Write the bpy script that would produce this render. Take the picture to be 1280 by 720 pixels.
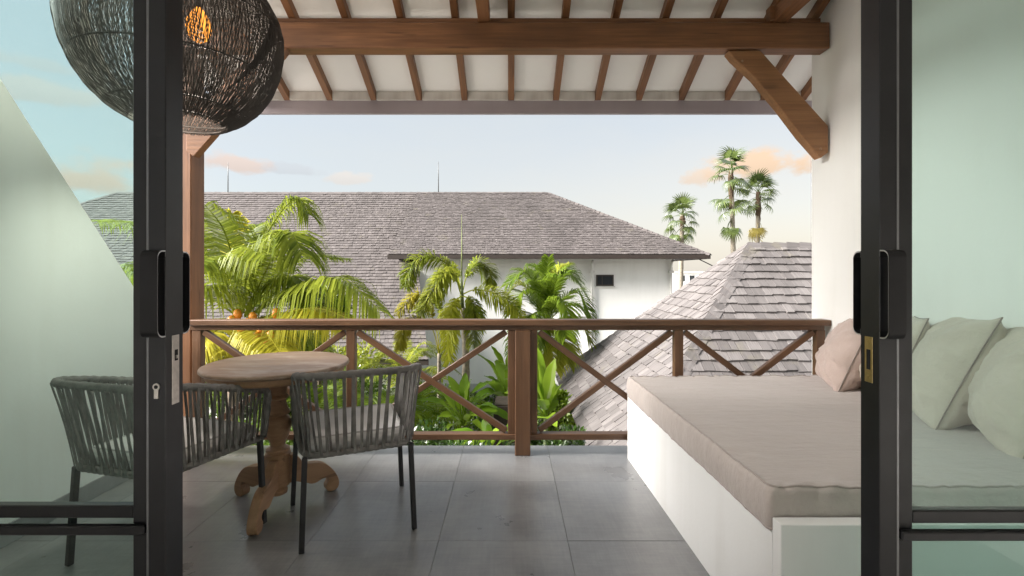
import bpy, bmesh, math, random
import numpy as np
from mathutils import Vector, Matrix, noise as mnoise

for o in list(bpy.data.objects):
    bpy.data.objects.remove(o)
S = bpy.context.scene
COL = S.collection
R = math.radians
random.seed(7)

# ------------------------------------------------------------------ camera
F, VX, VY, EYE = 600.0, 638.0, 340.0, 1.25        # focal length and vanishing point in photo pixels, eye height in m
cam_d = bpy.data.cameras.new('camera')
cam_d.sensor_width = 36
cam_d.lens = F / 1280 * 36
cam_d.shift_x = (640 - VX) / 1280
cam_d.shift_y = -(360 - VY) / 1280
cam_d.clip_start = 0.05
cam_d.clip_end = 2000
cam = bpy.data.objects.new('camera', cam_d)
cam.location = (0, 0, EYE)
cam.rotation_euler = (R(90), 0, 0)
COL.objects.link(cam)
S.camera = cam

# ------------------------------------------------------------------ sun direction (towards the sun), world, exposure
SUN = Vector((-0.83, -0.19, 0.50)).normalized()
SUN_STRENGTH, SUN_ANGLE = 4.0, 36.0
SKY_STRENGTH = 0.05
EXPOSURE = 2.33

def P(px, py, D):
    """a pixel of the photograph at a known distance -> a point of the place"""
    return Vector(((px - VX) * D / F, D, EYE - (py - VY) * D / F))

class NT:
    def __init__(self, tree):
        self.t = tree
    def n(self, kind, **kw):
        nd = self.t.nodes.new(kind)
        for k, v in kw.items():
            if hasattr(nd, k):
                setattr(nd, k, v)
        return nd
    def set(self, sock, v):
        if isinstance(v, bpy.types.NodeSocket):
            self.t.links.new(v, sock)
        else:
            sock.default_value = v
    def math(self, op, a, b=0.0, clamp=False):
        nd = self.n('ShaderNodeMath', operation=op, use_clamp=clamp)
        self.set(nd.inputs[0], a); self.set(nd.inputs[1], b)
        return nd.outputs[0]
    def vmath(self, op, a, b=(0, 0, 0)):
        nd = self.n('ShaderNodeVectorMath', operation=op)
        self.set(nd.inputs[0], a); self.set(nd.inputs[1], b)
        return nd.outputs['Value'] if op in ('DOT_PRODUCT', 'LENGTH') else nd.outputs[0]
    def mix(self, fac, a, b, blend='MIX'):
        nd = self.n('ShaderNodeMix', data_type='RGBA', blend_type=blend)
        self.set(nd.inputs[0], fac)
        self.set(nd.inputs[6], a if isinstance(a, bpy.types.NodeSocket) else (*a, 1))
        self.set(nd.inputs[7], b if isinstance(b, bpy.types.NodeSocket) else (*b, 1))
        return nd.outputs[2]
    def noise(self, vec, scale, detail=3, rough=0.55):
        nd = self.n('ShaderNodeTexNoise')
        if vec is not None:
            self.set(nd.inputs['Vector'], vec)
        nd.inputs['Scale'].default_value = scale
        nd.inputs['Detail'].default_value = detail
        nd.inputs['Roughness'].default_value = rough
        return nd.outputs[0]
    def ramp(self, fac, lo, hi, a=0.0, b=1.0):
        nd = self.n('ShaderNodeMapRange', interpolation_type='SMOOTHSTEP')
        self.set(nd.inputs[0], fac)
        nd.inputs[1].default_value = lo; nd.inputs[2].default_value = hi
        nd.inputs[3].default_value = a; nd.inputs[4].default_value = b
        return nd.outputs[0]
    def scalev(self, vec, s):
        nd = self.n('ShaderNodeMapping')
        self.set(nd.inputs[0], vec)
        nd.inputs['Scale'].default_value = s
        return nd.outputs[0]
    def bump(self, h, strength, dist=0.01):
        nd = self.n('ShaderNodeBump')
        nd.inputs['Strength'].default_value = strength
        nd.inputs['Distance'].default_value = dist
        self.set(nd.inputs['Height'], h)
        return nd.outputs[0]

def build_world():
    w = bpy.data.worlds.new('World')
    S.world = w
    w.use_nodes = True
    t = w.node_tree
    t.nodes.clear()
    g = NT(t)
    sky = g.n('ShaderNodeTexSky', sky_type='NISHITA', sun_disc=False)
    sky.sun_elevation = math.asin(SUN.z)
    sky.sun_rotation = math.atan2(SUN.x, SUN.y)
    sky.air_density = 1.0; sky.dust_density = 2.5; sky.ozone_density = 1.2
    d = g.n('ShaderNodeTexCoord').outputs['Generated']
    dn = g.vmath('NORMALIZE', d)
    sep = g.n('ShaderNodeSeparateXYZ'); g.set(sep.inputs[0], dn)
    x, z = sep.outputs[0], sep.outputs[2]
    # thin high haze: pale veil over the blue, creamier low down and towards the east (right)
    warm = g.ramp(x, -0.5, 0.55)
    low = g.ramp(z, 0.42, 0.02)
    cream = g.math('MULTIPLY', low, g.math('ADD', g.math('MULTIPLY', warm, 0.75), 0.2))
    veil = g.mix(cream, (3.0, 3.2, 3.25), (4.05, 3.7, 3.15))
    n = g.noise(g.scalev(dn, (2.2, 2.2, 6.0)), 1.6, 5, 0.6)
    vf = g.math('ADD', g.math('MULTIPLY', n, 0.25), 0.66)
    base = g.mix(vf, sky.outputs[0], veil)
    # sunset-lit cumulus
    def cloud(px, py, w_, h_, strength, col, base):
        c = (P(px, py, 1.0) - Vector((0, 0, EYE))).normalized()
        right = c.cross(Vector((0, 0, 1))).normalized()
        up = right.cross(c)
        u = g.math('DIVIDE', g.vmath('DOT_PRODUCT', dn, right), w_)
        v = g.math('DIVIDE', g.vmath('DOT_PRODUCT', dn, up), h_)
        front = g.math('GREATER_THAN', g.vmath('DOT_PRODUCT', dn, c), 0.3)
        # flat base, domed top
        vneg = g.math('MULTIPLY', g.math('MINIMUM', v, 0.0), 1.7)
        v2 = g.math('ADD', g.math('MAXIMUM', v, 0.0), g.math('ABSOLUTE', vneg))
        r = g.math('SQRT', g.math('ADD', g.math('MULTIPLY', u, u), g.math('MULTIPLY', v2, v2)))
        nz = g.noise(g.scalev(dn, (1, 1, 1.7)), 13.0 / (w_ * 9 + .35), 6, 0.6)
        f = g.math('ADD', g.math('SUBTRACT', 1.0, r), g.math('MULTIPLY', g.math('SUBTRACT', nz, 0.5), 2.3))
        m = g.math('MULTIPLY', g.math('MULTIPLY', g.ramp(f, 0.15, 0.62), strength), front)
        shade = g.ramp(v, -0.5, 0.6)
        c2 = g.mix(shade, tuple(k * .86 for k in col), col)
        return g.mix(m, base, c2)
    peach = (4.15, 3.05, 2.15)
    for a in [(945, 212, .105, .045, .95, peach), (880, 222, .05, .03, .6, peach),
              (110, 226, .12, .055, .9, (4.1, 3.15, 2.6)), (50, 118, .10, .028, .6, (3.9, 3.4, 3.1)),
              (288, 204, .09, .034, .8, (3.75, 3.0, 2.6)), (436, 224, .055, .022, .45, (4.0, 3.4, 2.9)),
              (360, 214, .08, .018, .4, (2.7, 2.75, 2.9)), (20, 75, .12, .02, .4, (3.8, 3.4, 3.2)),
              (1013, 205, .03, .03, .4, peach)]:
        base = cloud(*a, base)
    bg = g.n('ShaderNodeBackground')
    g.set(bg.inputs[0], base)
    bg.inputs[1].default_value = SKY_STRENGTH
    out = g.n('ShaderNodeOutputWorld')
    t.links.new(bg.outputs[0], out.inputs[0])
build_world()

sun_d = bpy.data.lights.new('sun', 'SUN')
sun_d.energy = SUN_STRENGTH
sun_d.angle = R(SUN_ANGLE)
sun_d.color = (1.0, 0.955, 0.91)
sun = bpy.data.objects.new('sun', sun_d)
sun.rotation_euler = SUN.to_track_quat('Z', 'Y').to_euler()
sun.location = (6, -6, 20)
COL.objects.link(sun)

S.view_settings.view_transform = 'Standard'
S.view_settings.look = 'None'
S.view_settings.exposure = EXPOSURE
S.view_settings.gamma = 1
S.view_settings.use_curve_mapping = False
S.render.engine = 'CYCLES'
S.cycles.use_denoising = True
S.cycles.max_bounces = 10
S.cycles.diffuse_bounces = 6
S.cycles.transparent_max_bounces = 24
S.cycles.caustics_reflective = False
S.cycles.caustics_refractive = False
S.cycles.sample_clamp_indirect = 6

# ------------------------------------------------------------------ materials
MATS = {}
def new_mat(name):
    m = bpy.data.materials.new(name)
    m.use_nodes = True
    t = m.node_tree
    t.nodes.clear()
    g = NT(t)
    out = g.n('ShaderNodeOutputMaterial')
    MATS[name] = m
    return m, g, out

def principled(g, out, **kw):
    b = g.n('ShaderNodeBsdfPrincipled')
    for k, v in kw.items():
        sock = b.inputs[k.replace('_', ' ')]
        if k == 'Base_Color' and not isinstance(v, bpy.types.NodeSocket):
            v = (*v, 1)
        g.set(sock, v)
    g.t.links.new(b.outputs[0], out.inputs[0])
    return b

def tc(g, which='Object'):
    return g.n('ShaderNodeTexCoord').outputs[which]

def wood(name, dark, light, rough=0.5, grain=1.0, worn=None):
    m, g, out = new_mat(name)
    v = tc(g)
    rnd = g.n('ShaderNodeObjectInfo').outputs['Random']
    off = g.n('ShaderNodeCombineXYZ')
    g.set(off.inputs[0], g.math('MULTIPLY', rnd, 37.0)); g.set(off.inputs[1], g.math('MULTIPLY', rnd, 11.0))
    v = g.vmath('ADD', v, off.outputs[0])
    fine = g.noise(g.scalev(v, (2.5, 70 * grain, 70 * grain)), 1.0, 4, 0.6)
    broad = g.noise(g.scalev(v, (1.2, 14, 14)), 1.0, 3, 0.6)
    blotch = g.noise(g.scalev(v, (1.5, 3, 3)), 1.6, 2)
    f = g.math('ADD', g.math('MULTIPLY', fine, 0.55), g.math('MULTIPLY', broad, 0.55))
    f = g.ramp(f, 0.32, 0.78)
    c = g.mix(f, dark, light)
    c = g.mix(g.ramp(blotch, 0.35, 0.75, 0, 0.45), c, tuple(k * .6 for k in dark))
    c = g.mix(g.math('MULTIPLY', rnd, 0.4), c, light)
    c = g.mix(g.ramp(g.noise(g.scalev(v, (2.2, 26, 26)), 1.0, 2), .66, .74, 0, .5), c, tuple(k * .35 for k in dark))
    if worn:
        nz = g.noise(g.scalev(v, (3, 9, 9)), 2.0, 5, 0.65)
        c = g.mix(g.ramp(nz, 0.42, 0.7, 0, 0.8), c, worn)
    rg = g.math('ADD', g.math('MULTIPLY', broad, 0.25), rough - 0.12)
    principled(g, out, Base_Color=c, Roughness=rg, Normal=g.bump(fine, 0.35, 0.003))
    return m

def plaster(name, col, dirt=0.12, dirtcol=(.45, .42, .36)):
    m, g, out = new_mat(name)
    v = tc(g)
    n1 = g.noise(v, 1.1, 5, 0.6)
    n2 = g.noise(g.scalev(v, (5, 5, 0.5)), 1.0, 4, 0.6)
    n3 = g.noise(v, 60, 3, 0.6)
    f = g.math('MULTIPLY', g.ramp(g.math('ADD', g.math('MULTIPLY', n1, .5), g.math('MULTIPLY', n2, .5)), 0.42, 0.72), dirt)
    c = g.mix(f, col, dirtcol)
    principled(g, out, Base_Color=c, Roughness=0.85, Normal=g.bump(n3, 0.12, 0.004))
    return m

wood('dark_timber', (.112, .047, .019), (.265, .120, .050), 0.5)
wood('railing_timber', (.078, .038, .018), (.165, .083, .041), 0.42)
wood('post_timber', (.19, .085, .034), (.36, .175, .075), 0.5)
wood('room_floor_board', (.32, .30, .28), (.44, .42, .40), .5)
wood('table_timber', (.22, .118, .062), (.42, .255, .145), 0.5)
wood('table_top_timber', (.19, .115, .075), (.36, .245, .17), 0.4, worn=(.40, .325, .265))
plaster('white_render', (.83, .825, .80), .14)
plaster('cool_render', (.83, .835, .83), .22)
plaster('facade_render', (.87, .86, .83), .13)
plaster('plinth_render', (.55, .55, .52), .35)
plaster('ceiling_board', (.85, .835, .81), .08, (.55, .5, .44))
plaster('stained_board', (.62, .59, .55), .75, (.26, .21, .17))
plaster('fascia_paint', (.36, .31, .325), .25, (.18, .15, .15))
plaster('room_paint', (.74, .73, .70), .05)

def simple(name, col, rough=0.5, metal=0.0, nscale=30, nvar=0.12, bump=0.05, spec=0.5):
    m, g, out = new_mat(name)
    v = tc(g)
    n = g.noise(v, nscale, 4, 0.6)
    c = g.mix(g.ramp(n, .3, .7, 0, nvar * 2), col, tuple(k * .55 for k in col))
    b = principled(g, out, Base_Color=c, Roughness=g.math('ADD', g.math('MULTIPLY', n, .15), rough - .07), Metallic=metal,
               Normal=g.bump(n, bump, 0.003))
    b.inputs['Specular IOR Level'].default_value = spec
    return m
simple('black_steel', (.010, .0105, .013), .38, 0.0, 14, .3, .03, .4)
simple('black_pull', (.010, .010, .012), .5, 0.0, 14, .3, .03, .3)
simple('bevel_highlight', (.20, .205, .215), .3, .6)  # paler metal: the light caught on the black bead's bevel, put into the colour
simple('bare_edge', (.45, .45, .46), .4, .7)
simple('nickel', (.52, .49, .45), .32, .9, 60, .2)
simple('brass', (.55, .42, .20), .30, .9, 60, .25)
simple('slot_black', (.004, .004, .004), .8)
simple('leg_metal', (.014, .015, .018), .45, 0, 30, .3)
simple('grout', (.10, .10, .10), .9)
simple('rattan', (.050, .043, .038), .6, 0, 8, .35, .1)
simple('rattan_dark', (.035, .029, .025), .6, 0, 8, .3, .1)
simple('cord_black', (.01, .01, .01), .6)
simple('eave_timber', (.035, .024, .018), .7, 0, 10, .3)
simple('pipe_white', (.72, .71, .68), .5, 0, 10, .1)
simple('aerial_metal', (.16, .16, .16), .5, .5)
simple('window_frame_dark', (.05, .035, .025), .5)
simple('bark', (.17, .13, .09), .85, 0, 20, .5, .5)
simple('bark_pale', (.30, .26, .20), .85, 0, 18, .5, .5)
simple('stem_green', (.16, .19, .06), .6, 0, 20, .4, .2)
simple('fan_thatch', (.085, .055, .03), .9, 0, 25, .4, .4)
simple('coconut_skin', (.75, .28, .02), .4, 0, 18, .3, .1)
simple('soil', (.06, .045, .03), .95, 0, 8, .5, .5)
simple('planter_wood', (.035, .022, .015), .7, 0, 12, .4, .2)
simple('terracotta', (.28, .09, .05), .8, 0, 12, .3, .2)
simple('petal', (.8, .78, .7), .6)

def strap_mat():
    m, g, out = new_mat('woven_strap')
    v = tc(g)
    rnd = g.n('ShaderNodeObjectInfo').outputs['Random']
    wv = g.noise(g.scalev(v, (1, 1, 1)), 420, 2, .6)
    n = g.noise(v, 22, 3)
    c = g.mix(g.ramp(n, .3, .7), (.135, .130, .124), (.235, .226, .215))
    c = g.mix(g.math('MULTIPLY', rnd, .45), c, (.095, .090, .085))
    principled(g, out, Base_Color=c, Roughness=.8, Normal=g.bump(wv, .5, .002))
strap_mat()

def fabric(name, col, scale=700, wr=.35):
    m, g, out = new_mat(name)
    v = tc(g)
    weave = g.noise(v, scale, 2, .6)
    n = g.noise(v, 4, 4, .6)
    wrn = g.math('ADD', g.noise(v, 9, 4, .55), g.noise(g.vmath('ADD', g.scalev(v, (3.0, 14, 9)), g.noise(v, 3, 2)), 1.0, 5, .6))
    c = g.mix(g.ramp(n, .3, .75, 0, .35), col, tuple(k * .82 for k in col))
    c = g.mix(g.ramp(weave, .35, .7, 0, .25), c, tuple(k * .7 for k in col))
    b1 = g.bump(wrn, wr, .03)
    bn = g.n('ShaderNodeBump')
    bn.inputs['Strength'].default_value = .25; bn.inputs['Distance'].default_value = .002
    g.set(bn.inputs['Height'], weave); g.set(bn.inputs['Normal'], b1)
    b = principled(g, out, Base_Color=c, Roughness=.9, Normal=bn.outputs[0])
    b.inputs['Sheen Weight'].default_value = .25
    b.inputs['Sheen Roughness'].default_value = .5
fabric('taupe_fabric', (.475, .418, .388), 700, .42)
fabric('pillow_fabric', (.57, .50, .425), 700, .34)
fabric('blush_fabric', (.54, .43, .385), 700, .34)
fabric('seat_fabric', (.74, .73, .73), 700, .15)
fabric('taupe_fabric_piping', (.37, .32, .295))
fabric('seat_fabric_piping', (.55, .54, .54))
fabric('seam_fabric', (.25, .21, .185))

def tile_mat():
    m, g, out = new_mat('slate_tile')
    v = tc(g)
    rnd = g.n('ShaderNodeObjectInfo').outputs['Random']
    off = g.n('ShaderNodeCombineXYZ'); g.set(off.inputs[2], g.math('MULTIPLY', rnd, 40))
    v = g.vmath('ADD', v, off.outputs[0])
    n1 = g.noise(v, 3.2, 6, .62)
    n2 = g.noise(g.scalev(v, (6, 60, 1)), 1, 4, .7)
    n3 = g.noise(g.scalev(v, (70, 5, 1)), 1, 4, .7)
    n4 = g.noise(v, 140, 3, .7)
    f = g.math('ADD', g.math('MULTIPLY', n1, .6), g.math('MULTIPLY', g.math('ADD', n2, n3), .2))
    c = g.mix(g.ramp(f, .36, .66), (.185, .187, .192), (.295, .296, .298))
    c = g.mix(g.ramp(n4, .5, .8, 0, .25), c, (.33, .33, .33))
    c = g.mix(g.math('MULTIPLY', rnd, .22), c, (.17, .17, .178))
    rg = g.math('ADD', g.math('MULTIPLY', n1, .22), .20)
    b = principled(g, out, Base_Color=c, Roughness=rg, Normal=g.bump(n4, .05, .002))
    b.inputs['Specular IOR Level'].default_value = .8
tile_mat()

def shingle_mat(name, dark, mid, light):
    m, g, out = new_mat(name)
    v = tc(g, 'Object')
    rnd = g.n('ShaderNodeObjectInfo').outputs['Random']
    at = g.n('ShaderNodeAttribute'); at.attribute_name = 'tint'
    # grain axis stored along local Y for pieces; world-scaled noise for the joined field
    gr = g.n('ShaderNodeAttribute'); gr.attribute_name = 'grain'
    wn = g.noise(gr.outputs['Vector'], 1.0, 4, .65)
    k = g.math('FRACT', g.math('ADD', at.outputs['Fac'], g.math('MULTIPLY', rnd, 1.0)))
    c = g.mix(g.ramp(k, 0, .55), dark, mid)
    c = g.mix(g.ramp(k, .55, 1.0), c, light)
    c = g.mix(g.ramp(wn, .35, .75, 0, .6), c, tuple(q * .62 for q in dark))
    pos = g.n('ShaderNodeNewGeometry').outputs['Position']
    st = g.noise(g.scalev(pos, (1.0, .5, .5)), .9, 6, .65)
    c = g.mix(g.ramp(st, .46, .68, 0, .55), c, tuple(q * .72 for q in dark))
    c = g.mix(g.ramp(g.noise(pos, 2.3, 5, .65), .58, .72, 0, .35), c, (.16, .145, .095))
    principled(g, out, Base_Color=c, Roughness=.75, Normal=g.bump(wn, .5, .006))
shingle_mat('grey_shingle', (.108, .097, .094), (.145, .131, .127), (.182, .166, .161))
shingle_mat('brown_shingle', (.092, .079, .075), (.118, .102, .098), (.150, .131, .126))

def leaf_mat(name, a, b, trans=.45):
    m, g, out = new_mat(name)
    at = g.n('ShaderNodeAttribute'); at.attribute_name = 'tint'
    rnd = g.n('ShaderNodeObjectInfo').outputs['Random']
    n = g.noise(tc(g), 3.0, 3)
    f = g.math('ADD', g.math('MULTIPLY', at.outputs['Fac'], .55), g.math('ADD', g.math('MULTIPLY', n, .45), g.math('MULTIPLY', g.math('SUBTRACT', rnd, .5), .35)))
    c = g.mix(g.ramp(f, .15, .85), a, b)
    d = g.n('ShaderNodeBsdfDiffuse'); g.set(d.inputs[0], c)
    tr = g.n('ShaderNodeBsdfTranslucent'); g.set(tr.inputs[0], g.mix(.5, c, tuple(min(1, q * 1.15) for q in b)))
    gl = g.n('ShaderNodeBsdfGlossy'); gl.inputs['Roughness'].default_value = .35
    m1 = g.n('ShaderNodeMixShader'); m1.inputs[0].default_value = trans
    g.t.links.new(d.outputs[0], m1.inputs[1]); g.t.links.new(tr.outputs[0], m1.inputs[2])
    fr = g.n('ShaderNodeFresnel'); fr.inputs[0].default_value = 1.4
    m2 = g.n('ShaderNodeMixShader'); g.set(m2.inputs[0], g.math('MULTIPLY', fr.outputs[0], .25))
    g.t.links.new(m1.outputs[0], m2.inputs[1]); g.t.links.new(gl.outputs[0], m2.inputs[2])
    g.t.links.new(m2.outputs[0], out.inputs[0])
leaf_mat('coco_leaf', (.095, .14, .012), (.28, .325, .035), .5)
leaf_mat('gold_leaf', (.27, .26, .02), (.47, .42, .05), .5)
leaf_mat('foxtail_leaf', (.11, .155, .013), (.33, .355, .04), .5)
leaf_mat('lime_leaf', (.26, .29, .02), (.52, .52, .06), .5)
leaf_mat('deep_leaf', (.060, .115, .010), (.205, .29, .024), .5)
leaf_mat('banana_leaf', (.09, .18, .013), (.25, .37, .03), .5)
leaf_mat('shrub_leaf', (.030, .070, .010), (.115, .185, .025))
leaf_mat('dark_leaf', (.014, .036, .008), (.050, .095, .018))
leaf_mat('fan_leaf', (.05, .082, .022), (.125, .165, .045), .3)
leaf_mat('dry_fan_leaf', (.20, .16, .035), (.32, .26, .07), .3)

def glass_mat(name, tint):
    m, g, out = new_mat(name)
    t_ = g.n('ShaderNodeBsdfTransparent'); t_.inputs[0].default_value = (*tint, 1)
    gl = g.n('ShaderNodeBsdfGlossy'); gl.inputs['Roughness'].default_value = 0.0
    lw = g.n('ShaderNodeLayerWeight'); lw.inputs[0].default_value = .5
    fr = g.math('ADD', g.math('MULTIPLY', g.math('POWER', lw.outputs['Facing'], 5.0), .95), .04)
    mx = g.n('ShaderNodeMixShader')
    g.set(mx.inputs[0], fr)
    g.t.links.new(t_.outputs[0], mx.inputs[1]); g.t.links.new(gl.outputs[0], mx.inputs[2])
    g.t.links.new(mx.outputs[0], out.inputs[0])
glass_mat('tinted_glass', (.83, .94, .917))
def dark_glass():
    m, g, out = new_mat('dark_glass')
    principled(g, out, Base_Color=(.03, .035, .04), Roughness=.08)
dark_glass()
def bulb_mat():
    m, g, out = new_mat('bulb_glow')
    e = g.n('ShaderNodeEmission'); e.inputs[0].default_value = (1, .36, .055, 1); e.inputs[1].default_value = .42
    g.t.links.new(e.outputs[0], out.inputs[0])
bulb_mat()
def paving_mat():
    m, g, out = new_mat('garden_paving')
    v = tc(g)
    n = g.noise(v, 1.2, 5, .65); n2 = g.noise(v, 30, 3, .7)
    c = g.mix(g.ramp(n, .35, .7), (.37, .36, .345), (.46, .45, .435))
    c = g.mix(g.ramp(n2, .4, .7, 0, .5), c, (.28, .27, .255))
    principled(g, out, Base_Color=c, Roughness=.95, Normal=g.bump(n2, .8, .03))
paving_mat()

# ------------------------------------------------------------------ object helpers
def mesh_of(name, verts, faces, attrs=None, smooth=False):
    me = bpy.data.meshes.new(name)
    me.from_pydata([tuple(v) for v in verts], [], faces)
    if attrs:
        for k, vals in attrs.items():
            if vals and isinstance(vals[0], (tuple, list)):
                a = me.attributes.new(k, 'FLOAT_VECTOR', 'POINT')
                a.data.foreach_set('vector', [c for v in vals for c in v])
            else:
                a = me.attributes.new(k, 'FLOAT', 'FACE')
                a.data.foreach_set('value', vals)
    if smooth:
        me.polygons.foreach_set('use_smooth', [True] * len(me.polygons))
    me.update()
    return me

def link(name, me, mat=None, parent=None, mw=None):
    o = bpy.data.objects.new(name, me)
    COL.objects.link(o)
    if mat and not me.materials:
        me.materials.append(MATS[mat])
    if mw is not None:
        o.matrix_world = mw
    if parent is not None:
        o.parent = parent
        top = parent
        m = Matrix.Identity(4)
        while top is not None:
            m = (top.matrix_parent_inverse @ top.matrix_basis if top.parent else top.matrix_basis) if top is parent else m
            top = top.parent
        o.matrix_parent_inverse = world_of(parent).inverted()
    return o

def world_of(o):
    m = o.matrix_basis.copy()
    if o.parent:
        return world_of(o.parent) @ o.matrix_parent_inverse @ m
    return m

def tag(o, label, cat, group=None, kind=None):
    o['label'] = label
    o['category'] = cat
    if group: o['group'] = group
    if kind: o['kind'] = kind
    return o

def thing(name, label, cat, loc=(0, 0, 0), group=None):
    o = bpy.data.objects.new(name, None)
    o.empty_display_size = .2
    o.location = loc
    COL.objects.link(o)
    return tag(o, label, cat, group)

def copy_tree(o, parent=None):
    c = o.copy(); COL.objects.link(c)
    if parent is not None: c.parent = parent
    for ch in list(o.children): copy_tree(ch, c)
    return c

def box_mesh(name, sx, sy, sz, bev=0.0, seg=1):
    bm = bmesh.new()
    bmesh.ops.create_cube(bm, size=1)
    for v in bm.verts:
        v.co.x *= sx; v.co.y *= sy; v.co.z *= sz
    if bev > 0:
        bmesh.ops.bevel(bm, geom=list(bm.edges), offset=bev, segments=seg, affect='EDGES', profile=.5)
    me = bpy.data.meshes.new(name); bm.to_mesh(me); bm.free()
    return me

def box(name, lo, hi, mat, parent=None, bev=0.0):
    lo = Vector(lo); hi = Vector(hi)
    s = hi - lo
    me = box_mesh(name, s.x, s.y, s.z, bev)
    return link(name, me, mat, parent, Matrix.Translation((lo + hi) / 2))

def beam(name, p0, p1, w, h, mat, parent=None, bev=.004, up=(0, 0, 1)):
    """bar from p0 to p1 along local X; w across, h along up"""
    p0 = Vector(p0); p1 = Vector(p1)
    d = p1 - p0
    L = d.length
    x = d.normalized(); y = Vector(up).cross(x).normalized(); z = x.cross(y)
    M = Matrix((x, y, z)).transposed().to_4x4(); M.translation = (p0 + p1) / 2
    return link(name, box_mesh(name, L, w, h, bev), mat, parent, M)

def prism(name, pts, axis, lo, hi, mat, parent=None, bev=0.0):
    """polygon pts (2D) extruded along axis. axis 'Y': pts=(x,z); 'X': pts=(y,z); 'Z': pts=(x,y)"""
    def mk(p, t):
        return {'Y': (p[0], t, p[1]), 'X': (t, p[0], p[1]), 'Z': (p[0], p[1], t)}[axis]
    bm = bmesh.new()
    a = [bm.verts.new(mk(p, lo)) for p in pts]
    b = [bm.verts.new(mk(p, hi)) for p in pts]
    n = len(pts)
    bm.faces.new(a); bm.faces.new(b[::-1])
    for i in range(n):
        bm.faces.new((a[i], b[i], b[(i + 1) % n], a[(i + 1) % n]))
    bmesh.ops.recalc_face_normals(bm, faces=bm.faces)
    if bev > 0:
        bmesh.ops.bevel(bm, geom=list(bm.edges), offset=bev, segments=1, affect='EDGES')
    c = sum((v.co for v in bm.verts), Vector()) / len(bm.verts)
    for v in bm.verts: v.co -= c
    me = bpy.data.meshes.new(name); bm.to_mesh(me); bm.free()
    return link(name, me, mat, parent, Matrix.Translation(c))

class MB:
    """mesh collector"""
    def __init__(self):
        self.v, self.f, self.t = [], [], []
    def quad_strip(self, rows, tint=0.0):
        b = len(self.v)
        n = len(rows[0])
        for r in rows: self.v.extend(r)
        for i in range(len(rows) - 1):
            for j in range(n - 1):
                self.f.append((b + i * n + j, b + i * n + j + 1, b + (i + 1) * n + j + 1, b + (i + 1) * n + j))
                self.t.append(tint)
    def tube(self, pts, radii, n=8, cap=True, tint=0.0, flat=None):
        b = len(self.v)
        pts = [Vector(p) for p in pts]
        if not isinstance(radii, (list, tuple)): radii = [radii] * len(pts)
        ref = None
        for i, p in enumerate(pts):
            d = (pts[min(i + 1, len(pts) - 1)] - pts[max(i - 1, 0)])
            if d.length < 1e-9: d = Vector((0, 0, 1))
            d.normalize()
            if ref is None:
                ref = d.orthogonal().normalized()
            ref = (ref - d * ref.dot(d)).normalized()
            q = d.cross(ref)
            for k in range(n):
                a = 2 * math.pi * k / n
                self.v.append(p + (ref * math.cos(a) + q * math.sin(a)) * radii[i])
        for i in range(len(pts) - 1):
            for k in range(n):
                k2 = (k + 1) % n
                self.f.append((b + i * n + k, b + i * n + k2, b + (i + 1) * n + k2, b + (i + 1) * n + k)); self.t.append(tint)
        if cap:
            self.f.append(tuple(b + k for k in range(n))[::-1]); self.t.append(tint)
            e = b + (len(pts) - 1) * n
            self.f.append(tuple(e + k for k in range(n))); self.t.append(tint)
    def lathe(self, prof, n=32, c=(0, 0, 0)):
        b = len(self.v)
        for r, z in prof:
            for k in range(n):
                a = 2 * math.pi * k / n
                self.v.append(Vector((c[0] + r * math.cos(a), c[1] + r * math.sin(a), c[2] + z)))
        for i in range(len(prof) - 1):
            for k in range(n):
                k2 = (k + 1) % n
                self.f.append((b + i * n + k, b + i * n + k2, b + (i + 1) * n + k2, b + (i + 1) * n + k)); self.t.append(0)
        self.f.append(tuple(b + k for k in range(n))[::-1]); self.t.append(0)
        e = b + (len(prof) - 1) * n
        self.f.append(tuple(e + k for k in range(n))); self.t.append(0)
    def build(self, name, mat, parent=None, smooth=False, mw=None):
        me = mesh_of(name, self.v, self.f, {'tint': self.t}, smooth)
        return link(name, me, mat, parent, mw)

def bez(pts, n):
    """Catmull-Rom through pts, n samples"""
    pts = [Vector(p) for p in pts]
    ext = [pts[0] * 2 - pts[1]] + pts + [pts[-1] * 2 - pts[-2]]
    out = []
    m = len(pts) - 1
    for i in range(n):
        s = i / (n - 1) * m
        k = min(int(s), m - 1); t = s - k
        a, b, c, d = ext[k:k + 4]
        out.append(.5 * ((2 * b) + (c - a) * t + (2 * a - 5 * b + 4 * c - d) * t * t + (3 * b - a - 3 * c + d) * t ** 3))
    return out

# ================================================================== SETTING
GZ = -3.2
FLOOR_EDGE = 3.46
XL, XR = -2.31, 2.185          # balcony side walls

g_ = box('ground', (-300, -120, GZ - .3), (300, 900, GZ), 'garden_paving'); g_['kind'] = 'structure'

# balcony slab with tiles
fl = box('balcony_floor', (XL - .15, 1.0, -.22), (XR + .2, FLOOR_EDGE - .006, -.010), 'grout'); fl['kind'] = 'structure'
xs = [XL] + [-.334 + .6 * k for k in range(-3, 5) if XL < -.334 + .6 * k < XR] + [XR]
ys = [1.06, 1.60, 2.232, 2.866, FLOOR_EDGE]
for i in range(len(xs) - 1):
    for j in range(len(ys) - 1):
        if xs[i + 1] - xs[i] < .02: continue
        dz = random.uniform(-.0006, .0006)
        box('tile', (xs[i] + .0008, ys[j] + .0008, -.0098), (xs[i + 1] - .0008, ys[j + 1] - .0008, dz), 'slate_tile', fl, .0008)

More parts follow.
